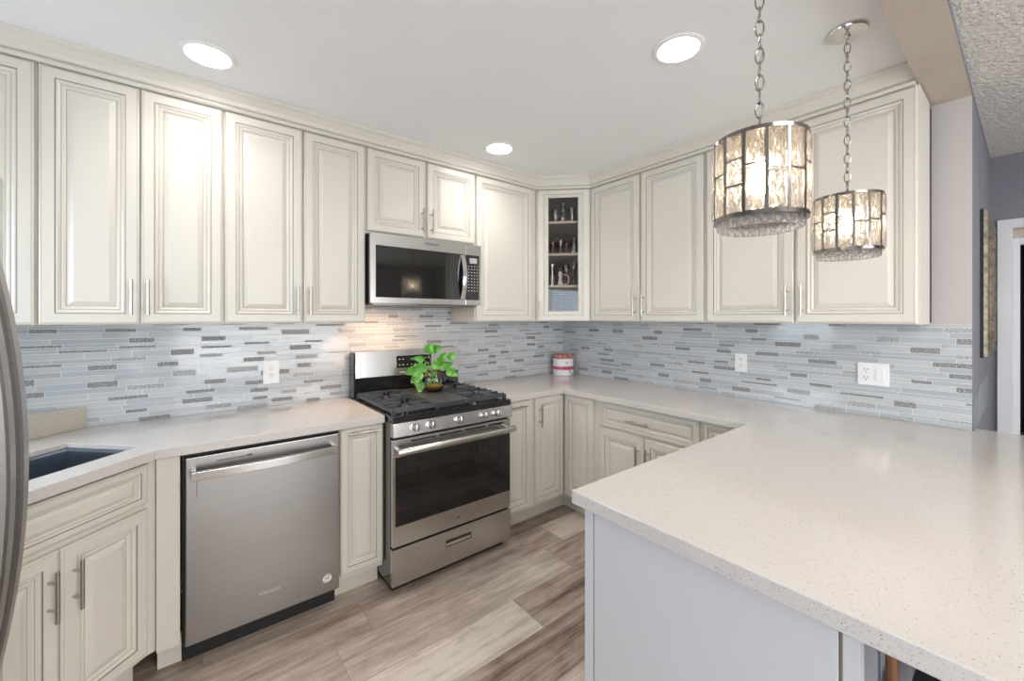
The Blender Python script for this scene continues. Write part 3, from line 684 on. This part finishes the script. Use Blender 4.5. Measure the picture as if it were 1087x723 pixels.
# burners and grates
for (x, y, r_) in ((.16, .14, .045), (.16, .44, .036), (.60, .14, .036), (.60, .44, .045)):
    mb = MB(); mb.lathe([(r_ + .012, 0), (r_ + .012, .004), (r_, .006), (r_, .014), (r_ * .8, .018), (0, .018)], 'iron', (x, y, .9165)); mb.build('burner', t)
def grate(x0, x1, y0, y1):
    mb = MB(); z0, z1 = .934, .952; b_ = .0065
    def bar(a, c, zz0=z0, zz1=z1, bb=b_):
        (ax, ay), (cx_, cy_) = a, c; d_ = Vector((cx_ - ax, cy_ - ay)); n_ = Vector((-d_.y, d_.x)).normalized() * bb
        p = [(ax + n_.x, ay + n_.y), (cx_ + n_.x, cy_ + n_.y), (cx_ - n_.x, cy_ - n_.y), (ax - n_.x, ay - n_.y)]
        V = [(x, y, zz0) for x, y in p] + [(p[i][0] + (q_[0] - p[i][0]) * .3, p[i][1] + (q_[1] - p[i][1]) * .3, zz1) for i, q_ in enumerate([p[3], p[2], p[1], p[0]])]
        mb.mesh(V, [(0, 1, 2, 3), (4, 5, 6, 7), (0, 1, 5, 4), (1, 2, 6, 5), (2, 3, 7, 6), (3, 0, 4, 7)], 'iron')
    bar((x0, y0), (x1, y0), .928); bar((x0, y1), (x1, y1), .928); bar((x0, y0), (x0, y1), .928, .944); bar((x1, y0), (x1, y1), .928, .944)
    xm = (x0 + x1) / 2
    for yc in (y0 + (y1 - y0) * .25, y0 + (y1 - y0) * .75):
        for k in range(8):
            an = R(22.5 + 45 * k); dx, dy = math.cos(an), math.sin(an)
            l = min(abs((x1 - x0) / 2 / dx), abs((y1 - y0) / 4 / dy)); bar((xm + dx * .028, yc + dy * .028), (xm + dx * l, yc + dy * l))
    bar((x0, (y0 + y1) / 2), (x1, (y0 + y1) / 2))
    ny = 9
    for i in range(ny):
        y = y0 + .01 + (y1 - y0 - .02) * i / (ny - 1)
        bar((x0 - .004, y), (x0 + .055, y), .932, .953, .005); bar((x1 + .004, y), (x1 - .055, y), .932, .953, .005)
    for x in (x0, x1):
        for y in (y0, y1): mb.box(x - .009, x + .009, y - .009, y + .009, .9165, .945, 'iron')
    return mb.build('grate', t)
grate(.020, .268, .012, .565); grate(.492, .740, .012, .565)
mb = MB(); mb.box(.275, .485, .012, .565, .9165, .948, 'griddle', .006); mb.box(.272, .488, .004, .018, .925, .950, 'iron', .003); g_ = mb.build('griddle', t)
mb = MB(); mb.lathe([(.004, 0), (.004, .0015), (0, .002)], 'chrome', (.457, .0045, .936), 10, 'y'); mb.build('griddle_stud', g_)

# ------------------------------------------------------------------ microwave
t = thing('microwave', 'stainless over-the-range microwave with black glass door above the stove', 'microwave', (-1.957, -.385, 0), 0)
w_ = .753; mz0, mz1 = 1.505, 1.910; yf = -.025
mb = MB(); mb.box(.004, w_ - .002, 0, .374, mz0, mz1, 'black', .002); mb.box(.01, w_ - .01, .02, .36, mz0 - .012, mz0 - .0002, 'ink_grey', .003); mb.build('body', t)
mb = MB(); mb.box(.02, .30, -.004, .015, mz0 - .008, mz0 + .002, 'steel_dark') ; mb.build('grease_vent', t)
sx = .630
mb = MB(); mb.box(0, sx - .001, yf, -.0005, mz0, mz1, 'steel', .003); d = mb.build('door', t)
mb = MB(); mb.box(sx, w_, yf, -.0005, mz0, mz1, 'steel', .003); cpn = mb.build('control_panel', t)
bx('door_glass', d, 'black_glass', .030, sx - .004, yf - .0018, yf + .001, mz0 + .035, mz1 - .070, c=.0005)
mb = MB(); mb.box(.065, sx - .10, yf - .0022, yf - .0015, mz0 + .062, mz1 - .100, 'window_glass_dark'); mb.build('door_window', d)
mb = MB(); Vv = []; Ff = []; n = 16
for i in range(n + 1):
    u = i / n; z = mz0 + .040 + (mz1 - mz0 - .118) * u; y = yf - .006 - .036 * math.sin(math.pi * u) ** .8
    Vv += [(sx - .040, y + .004, z), (sx - .028, y - .004, z), (sx - .014, y - .004, z), (sx - .006, y + .004, z), (sx - .010, y + .012, z), (sx - .036, y + .012, z)]
for i in range(n):
    for k in range(6): Ff.append((i * 6 + k, i * 6 + (k + 1) % 6, (i + 1) * 6 + (k + 1) % 6, (i + 1) * 6 + k))
Ff += [tuple(range(6)), tuple(reversed(range(n * 6, n * 6 + 6)))]
mb.mesh(Vv, Ff, 'chrome')
for z in (mz0 + .046, mz1 - .084): mb.box(sx - .034, sx - .012, yf - .012, yf - .0015, z - .008, z + .008, 'chrome')
mb.build('handle', d)
bx('keypad', cpn, 'black_glass', sx + .001, w_ - .016, yf - .0018, yf + .001, mz0 + .035, mz1 - .070, c=.0005)
mb = MB(); mb.box(sx + .030, w_ - .034, yf - .0028, yf - .0018, mz1 - .125, mz1 - .090, 'lcd'); mb.build('display', cpn)
mb = MB()
for r_ in range(9):
    for c_ in range(4):
        x = sx + .024 + c_ * .0225; z = mz1 - .145 - r_ * .0205
        if x < w_ - .025: mb.box(x - .004, x + .004, yf - .0026, yf - .0018, z - .003, z + .003, 'btn')
mb.build('key_print', cpn)
text('brand_lettering', 'Whirlpool', .022, d, (.385, yf - .0006, mz1 - .036), 'ink')

light('cooktop_lamp', 'AREA', (-1.70, -.27, mz0 - .022), HOOD_W, (1, .66, .42), .04)
light('cooktop_lamp', 'AREA', (-1.87, -.25, mz0 - .022), HOOD_W, (1, .66, .42), .04)
# ------------------------------------------------------------------ refrigerator at the left edge
fy0, fy1 = -2.22, -1.312
t = thing('refrigerator', 'stainless french door refrigerator with bowed handles at the left edge', 'refrigerator', (-3.15, fy0, 0), 90)
w_ = fy1 - fy0
mb = MB(); mb.box(.004, w_ - .004, .0, .74, .02, 1.735, 'ink_grey', .004); mb.box(.03, w_ - .03, .02, .7, 0, .02, 'black'); mb.build('body', t)
def bowed(x0, x1, z0, z1, name):
    mb = MB(); n = 10; V = []
    for i in range(n + 1):
        u = i / n; x = x0 + (x1 - x0) * u; X = (x - w_ / 2) / (w_ / 2); y = -.062 - .020 * (1 - X * X)
        if u in (0, 1): y += .006
        V += [(x, -.004, z0), (x, y, z0), (x, y, z1), (x, -.004, z1)]
    F_ = []
    for i in range(n):
        for k in range(4): F_.append((i * 4 + k, i * 4 + (k + 1) % 4, (i + 1) * 4 + (k + 1) % 4, (i + 1) * 4 + k))
    F_ += [(0, 1, 2, 3), (n * 4 + 3, n * 4 + 2, n * 4 + 1, n * 4)]
    mb.mesh(V, F_, 'steel', True); return mb.build(name, t, .004)
dl = bowed(.003, w_ / 2 - .002, .66, 1.725, 'door'); drr = bowed(w_ / 2 + .002, w_ - .003, .66, 1.725, 'door'); fz = bowed(.003, w_ - .003, .06, .652, 'freezer_drawer')
for dd, hx in ((dl, w_ / 2 - .045), (drr, w_ / 2 + .020)):
    mb = MB(); Vv = []; Ff = []; n = 24
    for i in range(n + 1):
        u = i / n; z = .79 + .80 * u; y = -(3.15 - 2.975) + .28 * (z - 1.19) ** 2
        Vv += [(hx - .004, y + .003, z), (hx + .000, y, z), (hx + .026, y, z), (hx + .031, y + .005, z), (hx + .031, y + .020, z), (hx - .004, y + .020, z)]
    for i in range(n):
        for k in range(6): Ff.append((i * 6 + k, i * 6 + (k + 1) % 6, (i + 1) * 6 + (k + 1) % 6, (i + 1) * 6 + k))
    Ff += [tuple(range(6)), tuple(reversed(range(n * 6, n * 6 + 6)))]
    mb.mesh(Vv, Ff, 'steel_dark')
    for z in (.80, 1.56): mb.box(hx + .002, hx + .026, -.118, -.078, z, z + .022, 'steel_dark')
    mb.build('handle', dd)

# ------------------------------------------------------------------ recessed lights
LBL = ['round recessed ceiling light above the left wall cabinets, nearest the sink', 'round recessed ceiling light farthest away, in front of the microwave corner', 'round recessed ceiling light nearest the hanging pendants', 'round recessed ceiling light out toward the refrigerator']
for (x, y), lb in zip(LAMPS[:3], LBL):
    t = thing('recessed_light', lb, 'ceiling light', (x, y, ZC), 0)
    mb = MB(); mb.lathe([(.098, -.0005), (.098, -.004), (.090, -.008), (.079, -.006), (.077, -.0005)], 'white_plastic', (0, 0, 0), 40); mb.build('trim_ring', t)
    mb = MB(); mb.lathe([(0, -.0045), (.0775, -.0045)], 'lens', (0, 0, 0), 40); mb.build('lens', t)
    light('recessed_lamp', 'AREA', (x, y, ZC - .012), LAMP_W, (1, .955, .89), .15, spread=125)


# ------------------------------------------------------------------ pendants
cm = bmesh.new()      # faceted crystal, unit sized
def crystal_mesh():
    V = []; F_ = []
    o_ = [(-.5, 0), (.5, 0), (.5, 1), (-.5, 1)]
    for y in (-.25, .25):
        V += [(x, y, z) for x, z in o_]
    V += [(-.30, -.5, .12), (.30, -.5, .12), (.30, -.5, .88), (-.30, -.5, .88), (0, -.28, .5)]
    V += [(-.30, .5, .12), (.30, .5, .12), (.30, .5, .88), (-.30, .5, .88), (0, .30, .5)]
    for i in range(4):
        j = (i + 1) % 4
        F_ += [(i, j, 8 + j, 8 + i), (8 + i, 8 + j, 12), (i, 4 + i, 4 + j, j), (4 + i, 13 + i, 13 + j, 4 + j), (13 + i, 17, 13 + j)]
    mb = MB(); mb.mesh(V, F_, 'crystal'); return mb
cr0 = crystal_mesh().build('crystal'); CM = cr0.data; bpy.data.objects.remove(cr0)
def link_chain(mb, x, y, z0, z1, m, L_=.040, wd=.019, r=.0021, rot=0):
    z = z0; k = 0
    while z < z1 - .001:
        a = R(90 * (k % 2) + rot); pts = []
        for i in range(16):
            an = 2 * math.pi * i / 16; hx = math.cos(an) * wd / 2; hz = math.sin(an) * L_ / 2
            pts.append((x + hx * math.cos(a), y + hx * math.sin(a), z + L_ / 2 + hz))
        mb.tube(pts, r, m, 6, closed=True); z += L_ - r * 2.6; k += 1
def pendant(x, y, label, splits, rot0):
    t = thing('pendant_lamp', label, 'pendant lamp', (x, y, 0), 0, None)
    zt, zb_, r = 1.868, 1.672, .103; N = 14; hb = .0035
    mb = MB()
    for z in (zt, zb_):
        mb.lathe([(r, -.005), (r + .0025, -.005), (r + .0025, .005), (r, .005), (r, -.005)], 'pendmetal', (0, 0, z), 56)
    ang = [rot0 + 360 / N * i for i in range(N)]
    def pos(a, rr): return (rr * math.cos(R(a)), rr * math.sin(R(a)))
    def obox(a, w2, rr0, rr1, z0, z1):
        ca, sa = math.cos(R(a)), math.sin(R(a)); pts = [(rr * ca - ww * sa, rr * sa + ww * ca) for rr, ww in ((rr0, -w2), (rr1, -w2), (rr1, w2), (rr0, w2))]
        mb.prism(pts, z0, z1, 'pendmetal')
    for a in ang: obox(a, .0034, r, r + .004, zb_, zt)
    cl = []
    for i, a in enumerate(ang):
        am = a + 180 / N; sp_ = splits[i % len(splits)]; hs = [0] + list(sp_) + [1]
        ww = r * math.sin(math.pi / N)
        for h in sp_: z = zb_ + (zt - zb_) * h; obox(am, ww, r * math.cos(math.pi / N), r * math.cos(math.pi / N) + .0035, z - .002, z + .002)
        for h0, h1 in zip(hs[:-1], hs[1:]): cl.append((am, zb_ + (zt - zb_) * h0 + .005, zb_ + (zt - zb_) * h1 - .004, ww * 2 - .009, r * math.cos(math.pi / N) + .001))
    # spider and stem
    for a in (0, 120, 240):
        p = pos(a, r); mb.tube([(0, 0, zt + .004), (p[0], p[1], zt)], .003, 'pendmetal', 8)
    mb.build('frame', t)
    for (am, z0, z1, ww, rr) in cl:
        c = bpy.data.objects.new('crystal', CM); C.objects.link(c); c.parent = t
        p = pos(am, rr); c.location = (p[0], p[1], z0); c.rotation_euler = (0, 0, R(am + 90)); c.scale = (ww, .016, z1 - z0)
    ND = 22
    for i in range(ND):
        a = 360 / ND * i; p = pos(a, r - .012); c = bpy.data.objects.new('crystal_drop', CM); C.objects.link(c); c.parent = t
        c.location = (p[0], p[1], zb_ - .026); c.rotation_euler = (0, 0, R(a + 90)); c.scale = (.024, .012, .034)
    mb = MB(); mb.lathe([(0, .0), (.013, .0), (.015, -.01), (.015, -.045), (.0, -.045)], 'chain', (0, 0, zt + .004)); mb.build('socket', t)
    mb = MB(); mb.lathe([(0, -.09), (.012, -.088), (.021, -.07), (.022, -.055), (.016, -.030), (.011, -.01), (.011, 0), (0, 0)], 'bulb', (0, 0, zt - .042)); mb.build('bulb', t)
    mb = MB(); mb.lathe([(0, .028), (.004, .028), (.005, .018), (.011, .010), (.011, .0), (0, 0)], 'chain', (0, 0, zt + .006)); link_chain(mb, 0, 0, zt + .028, ZC - .045, 'chain', rot=25)
    mb.build('chain', t)
    mb = MB(); pts = []
    for i in range(40):
        u = i / 39; pts.append((.007 * math.sin(i * .9), .007 * math.cos(i * .7), zt + .02 + (ZC - .03 - zt - .02) * u))
    mb.tube(pts, .0012, 'nickel', 5); mb.build('cord', t)
    mb = MB(); mb.lathe([(.064, 0), (.064, -.006), (.060, -.013), (.030, -.016), (.010, -.018), (.008, -.030), (0, -.031)], 'chrome', (0, 0, ZC - .0005), 40)
    link_chain(mb, 0, 0, ZC - .050, ZC - .022, 'chain', .03, rot=25); mb.build('canopy', t)
    light('pendant_light', 'POINT', (x, y, zt - .095), PEND_W, (1, .80, .58), .022)
SPL = [(.50,), (.62,), (.44,), (.55,), (.36, .68), (.58,), (.47,)]
pendant(-1.634, -2.31, 'nearer and larger-looking chrome drum pendant with cut crystals hanging on a chain', SPL, 231.5 + 2.6)
pendant(-.832, -2.31, 'farther, smaller-looking crystal drum pendant with its ceiling canopy in view', SPL, 219.5 + 8)

# ------------------------------------------------------------------ outlets and switch on the backsplash
def plate(name, label, cat, loc, rz, w_, h_, kinds):
    t = thing(name, label, cat, loc, rz)
    mb = MB(); mb.box(-w_ / 2, w_ / 2, -.006, 0, -h_ / 2, h_ / 2, 'white_plastic', .0025); mb.build('cover_plate', t)
    n = len(kinds)
    for i, k in enumerate(kinds):
        x = (i - (n - 1) / 2) * .054
        if k == 'o':
            for z in (.0205, -.0205):
                mb = MB(); mb.lathe([(.0165, 0), (.0165, .0015), (0, .0015)], 'white_plastic', (x, -.0058, z), 24, 'y')
                for q in (-.0065, .0065): mb.box(x + q - .0012, x + q + .0012, -.0082, -.0072, z + .000, z + .009, 'ink')
                mb.lathe([(.0025, 0), (.0025, .0009), (0, .0009)], 'ink', (x, -.0073, z - .0075), 10, 'y'); mb.build('socket', t)
        else:
            bx('rocker', t, 'white_plastic', x - .0165, x + .0165, -.0095, -.0058, -.033, .033, c=.0015)
    return t
plate('wall_outlet', 'white double socket outlet on the stove wall above the dishwasher', 'outlet', (-2.391, -.0082, 1.110), 0, .082, .135, 'o')
plate('wall_outlet', 'small white double socket outlet alone in the middle of the right backsplash', 'outlet', (-.0082, -1.591, 1.136), -90, .072, .115, 'o')
plate('outlet_switch_plate', 'wide white plate with socket and rocker switch, right end of the backsplash', 'switch', (-.0082, -2.234, 1.132), -90, .125, .115, 'os')
plate('light_switch', 'white light switch on the blue grey wall beside the doorway', 'switch', (1.255, YE - .0004, 1.53), 0, .072, .115, 's')

# ------------------------------------------------------------------ framed mirror on the end wall
t = thing('picture_frame', 'antique gilt frame hanging on the blue grey wall beyond the counter', 'frame', (.44, YE - .001, 0), 0)
w_, z0, z1 = .76, 1.215, 1.985
mb = MB(); prof = [(0, 0), (0, -.012), (.010, -.026), (.028, -.028), (.040, -.018), (.055, -.022), (.070, -.010), (.070, 0)]
for (ax, az, bx_, bz) in ((0, z0, w_, z0), (w_, z0, w_, z1), (w_, z1, 0, z1), (0, z1, 0, z0)): pass
rings = [[(q, y, z0 + q), (w_ - q, y, z0 + q), (w_ - q, y, z1 - q), (q, y, z1 - q)] for q, y in prof]
for a in range(len(rings) - 1):
    for i in range(4): j = (i + 1) % 4; mb.face([rings[a][i], rings[a][j], rings[a + 1][j], rings[a + 1][i]], 'black' if a == 0 else 'gold')
mb.build('moulding', t); bx('mirror', t, 'mirror', .069, w_ - .069, -.008, -.003, z0 + .069, z1 - .069)

# ------------------------------------------------------------------ pothos in a glass bowl on the griddle
PX, PY, PZ = -1.52, -.33, .9482
t = thing('pothos_plant', 'green pothos plant growing in a round glass bowl on the stove griddle', 'plant', (PX, PY, PZ))
rb = .077
prof = [(.030, .0)] + [(rb * math.cos(R(a)), .068 + rb * math.sin(R(a))) for a in range(-62, 56, 8)] + [(.046, .132), (.048, .136), (.044, .136)]
mb = MB(); mb.lathe(prof + [(.042, .130)], 'bowlglass', (0, 0, 0), 32); mb.build('glass_bowl', t)
mb = MB(); rr = rb - .004; mb.lathe([(.0, .003), (.026, .003)] + [(rr * math.cos(R(a)), .066 + rr * math.sin(R(a))) for a in range(-60, -22, 6)] + [(0, .040)], 'soil', (0, 0, 0), 28); mb.build('pebbles', t)
mb = MB()
for k in range(7):
    a = k * 52; mb.tube([(.012 * math.cos(R(a)), .012 * math.sin(R(a)), .12), (.026 * math.cos(R(a + 30)), .026 * math.sin(R(a + 30)), .075), (.040 * math.cos(R(a + 70)), .040 * math.sin(R(a + 70)), .035)], .0028, 'leaf', 6)
mb.build('roots', t)
rnd = random.Random(5)
def leafmesh(L_, W2, m):
    mb = MB(); n = 8; V = []; cols = 5
    for i in range(n + 1):
        u = i / n; hw = W2 * (math.sin(math.pi * min(1, u ** .62)) ** .8) * (1 if u < .98 else 0) + (.0 if i else .004)
        droop = -.32 * L_ * u * u
        for k in range(cols):
            s_ = (k - 2) / 2; V.append((s_ * hw, u * L_, droop + abs(s_) * hw * .30))
    F_ = []
    for i in range(n):
        for k in range(cols - 1): q = i * cols + k; F_.append((q, q + 1, q + cols + 1, q + cols))
    mb.mesh(V, F_, m, True); return mb
# leaf tips: offset in the camera's right / up / toward directions (r, z, toward camera)
rt = Vector((.783, -.622, 0)); fw = Vector((-.622, -.783, 0))
LV = [(-.125, .135, .03, .085, 205, 'leaf_dark', .030), (-.10, .095, .05, .075, 230, 'leaf', .028), (-.085, .105, .06, .09, 250, 'leaf', .032), (-.03, .265, .0, .075, 75, 'leaf_dark', .034),
      (.01, .27, -.01, .07, 20, 'leaf_dark', .028), (-.085, .205, .0, .07, 170, 'leaf_dark', .022), (.055, .215, -.02, .06, 60, 'leaf', .026), (.11, .22, .01, .06, 50, 'leaf', .028),
      (.055, .17, .03, .075, 10, 'leaf_dark', .030), (.115, .13, .03, .085, -35, 'leaf', .032), (.02, .175, .04, .07, 330, 'leaf', .028), (-.055, .155, .05, .08, 190, 'leaf_dark', .030),
      (-.075, .045, .045, .08, 262, 'leaf', .03), (.03, .17, -.05, .07, 90, 'leaf_dark', .03), (-.09, .15, -.03, .07, 160, 'leaf', .028), (.075, .16, -.03, .07, 20, 'leaf_dark', .03)]
for (r_, z_, f_, L_, az, mm, hw) in LV:
    lf = leafmesh(L_, hw, mm).build('leaf', t)
    p = rt * r_ * 1.0 + fw * f_ + Vector((0, 0, z_))
    dirv = (rt * math.cos(R(az)) + Vector((0, 0, 1)) * math.sin(R(az)) * .9 + fw * .35).normalized()
    side = dirv.cross(fw).normalized(); nrm_ = side.cross(dirv).normalized()
    if nrm_.dot(fw) < 0: nrm_ = -nrm_; side = -side
    base_p = p - dirv * L_ * .35
    mtx = Matrix((side, dirv, nrm_)).transposed().to_4x4(); mtx.translation = base_p; lf.matrix_local = mtx
    mb = MB(); s0 = Vector((r_ * .1, f_ * .1, .10)); mid = (s0 + base_p) / 2 + Vector((0, 0, .025))
    mb.tube([s0, (s0 + mid) / 2 + Vector((0, 0, .006)), mid, base_p], .0018, 'stem', 6); mb.build('stem', t)

# ------------------------------------------------------------------ round gift box of roses in the corner
t = thing('rose_box', 'round white gift box of pink roses tied with pink ribbon in the counter corner', 'flower box', (-.128, -.128, ZT + .0003))
mb = MB(); mb.lathe([(.088, 0), (.090, .001), (.090, .146), (.086, .146), (.086, .135), (0, .135)], 'paper', (0, 0, 0), 40); mb.build('box', t)
mb = MB(); mb.lathe([(.0902, .050), (.0912, .050), (.0912, .078), (.0902, .078)], 'ribbon', (0, 0, 0), 40); rbn = mb.build('ribbon', t)
bw = MB(); c0 = fw * .094 + rt * .035 + Vector((0, 0, .064))
for sgn in (-1, 1):
    pts = [c0, c0 + rt * sgn * .022 + Vector((0, 0, .016)), c0 + rt * sgn * .042 + Vector((0, 0, .010)), c0 + rt * sgn * .040 + Vector((0, 0, -.008)), c0 + rt * sgn * .018 + Vector((0, 0, -.004)), c0]
    bw.tube(pts, [.005, .008, .008, .008, .007, .005], 'ribbon', 8, flat=.5)
bw.tube([c0, c0 + rt * .018 + Vector((0, 0, -.030)), c0 + rt * .036 + Vector((0, 0, -.058))], [.005, .007, .008], 'ribbon', 6, flat=.4)
bw.tube([c0 - Vector((0, 0, .007)), c0 + Vector((0, 0, .007))], .008, 'ribbon', 8); bw.build('bow', rbn)
mb = MB(); p = fw * .0903 + rt * .022 + Vector((0, 0, .112)); mb.tube([p + rt * .007 * math.cos(R(a)) + Vector((0, 0, .007 * math.sin(R(a)))) for a in range(0, 360, 30)], .0012, 'ink', 5, closed=True)
mb.tube([p - rt * .004, p + Vector((0, 0, .004)), p + rt * .004], .001, 'ink', 5); mb.build('emblem', t)
def rose():
    mb = MB()
    for k in range(9):
        a0 = k * 137.5; rr = .004 + .0018 * k; n = 6; V = []
        for i in range(n + 1):
            an = R(a0 + (i / n - .5) * 130)
            for j, (q, h) in enumerate(((.35, -.012), (.85, .0), (1.0, .010 - .0006 * k), (1.12, .016 - .0010 * k))):
                V.append((rr * q * math.cos(an), rr * q * math.sin(an), h))
        mb.mesh(V, [(i * 4 + j, i * 4 + j + 1, (i + 1) * 4 + j + 1, (i + 1) * 4 + j) for i in range(n) for j in range(3)], 'rose', True)
    return mb
r0 = rose().build('rose', t); RM = r0.data; first = True
for rr, n in ((0, 1), (.032, 6), (.064, 12)):
    for k in range(n):
        a = R(360 / n * k + rr * 300); o = r0 if first else r0.copy()
        if not first: C.objects.link(o)
        first = False; o.parent = t; o.location = (rr * math.cos(a), rr * math.sin(a), .160 + random.uniform(-.002, .003)); o.rotation_euler = (0, 0, a * 3); o.scale = (1.5, 1.5, 1.5)

# ------------------------------------------------------------------ glassware behind the corner cabinet's door
def place(u, v, z):  # local coordinates of the corner cabinet to world
    return (-.635 + (u + v) * s2, -.33 + (-u + v) * s2, z + .0005)
def item(name, label, cat, u, v, z, prof, m, group=None, extra=None, n=20):
    mb = MB(); mb.lathe(prof, m, (0, 0, 0), n); o = mb.build(name); o.location = place(u, v, z); tag(o, label, cat, group)
    if extra: extra(o)
    return o
def tumbler(r, h): return [(0, .0), (r * .85, 0), (r, h), (r - .002, h), (r * .85 - .002, .006), (0, .006)]
def goblet(r, h): return [(0, 0), (r, 0), (r * .9, .004), (.004, .010), (.004, h * .45), (r * .8, h * .6), (r, h * .8), (r * .85, h), (r * .8, h), (r * .9, h * .8), (r * .7, h * .62), (0, h * .5)]
z = SHZ[0]
def stopper(o):
    mb = MB(); mb.lathe([(.008, .118), (.010, .124), (.006, .130), (.016, .142), (.012, .156), (0, .164)], 'clearglass'); mb.build('stopper', o)
item('decanter', 'cut glass decanter with a stopper on the top cabinet shelf', 'decanter', .215, .10, z, [(0, 0), (.034, 0), (.038, .02), (.030, .06), (.014, .09), (.012, .11), (.018, .118), (.010, .118)], 'clearglass', extra=stopper, n=10)
item('glass_tumbler', 'clear tumbler left of the decanter on the top cabinet shelf', 'glass', .150, .09, z, tumbler(.026, .10), 'clearglass')
item('glass_tumbler', 'clear tumbler right of the decanter on the top cabinet shelf', 'glass', .282, .09, z, tumbler(.027, .115), 'clearglass')
z = SHZ[1]
item('red_glass_cup', 'dark red glass cup at the left of the middle cabinet shelf', 'cup', .130, .085, z, tumbler(.028, .095), 'redglass')
item('red_glass_cup', 'red glass cup behind the others, second from left on the middle cabinet shelf', 'cup', .190, .13, z, tumbler(.030, .115), 'redglass')
item('amber_glass_cup', 'amber glass cup in the middle of the middle cabinet shelf', 'cup', .235, .085, z, tumbler(.026, .085), 'amberglass')
item('glass_jar', 'clear glass jar at the right of the middle cabinet shelf', 'jar', .298, .09, z, [(0, 0), (.026, 0), (.032, .02), (.026, .07), (.018, .10), (.020, .13), (.018, .13), (.016, .10), (0, .09)], 'clearglass')
z = SHZ[2]
item('glass_vase', 'clear glass vase at the left of the third cabinet shelf', 'vase', .125, .09, z, [(0, 0), (.022, 0), (.026, .05), (.016, .11), (.022, .17), (.020, .17), (.013, .11), (0, .03)], 'clearglass')
item('dark_goblet', 'dark glass goblet behind the figurine on the third cabinet shelf', 'goblet', .235, .14, z, goblet(.030, .17), 'smokeglass')
item('tall_goblet', 'tall dark goblet at the right of the third cabinet shelf', 'goblet', .295, .085, z, goblet(.026, .19), 'smokeglass')
fg = thing('figurine', 'small standing figurine with a red and white ring on the third cabinet shelf', 'figurine', place(.19, .075, z), -45)
mb = MB(); mb.lathe([(0, 0), (.024, 0), (.022, .012), (.010, .06), (.018, .09), (.008, .112), (0, .114)], 'paper', (0, 0, 0), 16); mb.build('body', fg)
mb = MB(); mb.lathe([(0, .112), (.010, .118), (.012, .128), (.008, .138), (0, .141)], 'brownwood', (0, 0, 0), 14); mb.build('head', fg)
mb = MB(); mb.tube([(.038 + .030 * math.cos(R(a)), -.012, .045 + .040 * math.sin(R(a))) for a in range(0, 360, 20)], .004, 'shelfwood', 6, closed=True); mb.build('ring', fg)
mb = MB(); mb.lathe([(0, -.010), (.012, -.006), (.013, .004), (0, .012)], 'ribbon', (.02, -.016, .085), 10); mb.build('red_flower', fg)
z = UZ0 + .018
item('brown_bowl', 'small brown bowl at the lower left behind the cabinet glass', 'bowl', .115, .09, z, [(0, 0), (.020, 0), (.034, .03), (.036, .10), (.033, .10), (.030, .04), (0, .01)], 'brownwood')
item('dark_bowl', 'dark rounded bowl at the bottom middle behind the cabinet glass', 'bowl', .190, .09, z, [(0, 0), (.022, 0), (.036, .04), (.028, .075), (.012, .088), (0, .088)], 'ink')

# ------------------------------------------------------------------ bar stool tucked under the peninsula overhang
t = thing('bar_stool', 'dark bar stool with brown wood posts tucked under the peninsula overhang', 'stool', (-1.45, -2.775, 0))
mb = MB(); mb.box(-.19, .19, -.19, .19, .60, .69, 'black', .02); mb.build('seat', t)
for sx_ in (-1, 1):
    for sy in (-1, 1):
        mb = MB(); top = .755 if (sx_ < 0 and sy > 0) else .60
        mb.tube([(sx_ * .205, sy * .20, 0), (sx_ * .20, sy * .195 + (.012 if top > .7 else 0), .55), (sx_ * .205, sy * .195 + (.018 if top > .7 else 0), top)], [.013, .014, .009], 'brownwood', 10); mb.build('leg', t)
mb = MB(); 
for s_ in (-1, 1): mb.box(-.19, .19, s_ * .195 - .008, s_ * .195 + .008, .22, .245, 'brownwood'); mb.box(s_ * .20 - .008, s_ * .20 + .008, -.18, .18, .30, .325, 'brownwood')
mb.build('rungs', t)
# things seen through the doorway
mb = MB(); mb.box(0, .45, 0, .6, 0, .62, 'bluebox', .02); o = mb.build('storage_tote'); o.location = (1.65, -3.2, 0); tag(o, 'deep blue storage tote in the dark room beyond the doorway', 'storage box')
mb = MB(); mb.box(-.005, .455, -.005, .605, .62, .65, 'black', .01); mb.build('lid', o)

# ------------------------------------------------------------------ groups of repeated things
GROUPS = {'wall_cabinet': 'cream wall cabinets', 'base_cabinet': 'cream base cabinets', 'recessed_light': 'round recessed ceiling lights', 'pendant_lamp': 'crystal pendants over the peninsula',
          'wall_outlet': 'wall outlets on the backsplash', 'countertop': 'quartz countertops', 'tile_backsplash': 'mosaic tile backsplashes', 'glass_tumbler': 'tumblers in the glass cabinet', 'red_glass_cup': 'red cups in the glass cabinet'}
for ob in list(C.objects):
    if ob.parent is None and ob.get('label') and ob.name.split('.')[0] in GROUPS: ob['group'] = GROUPS[ob.name.split('.')[0]]
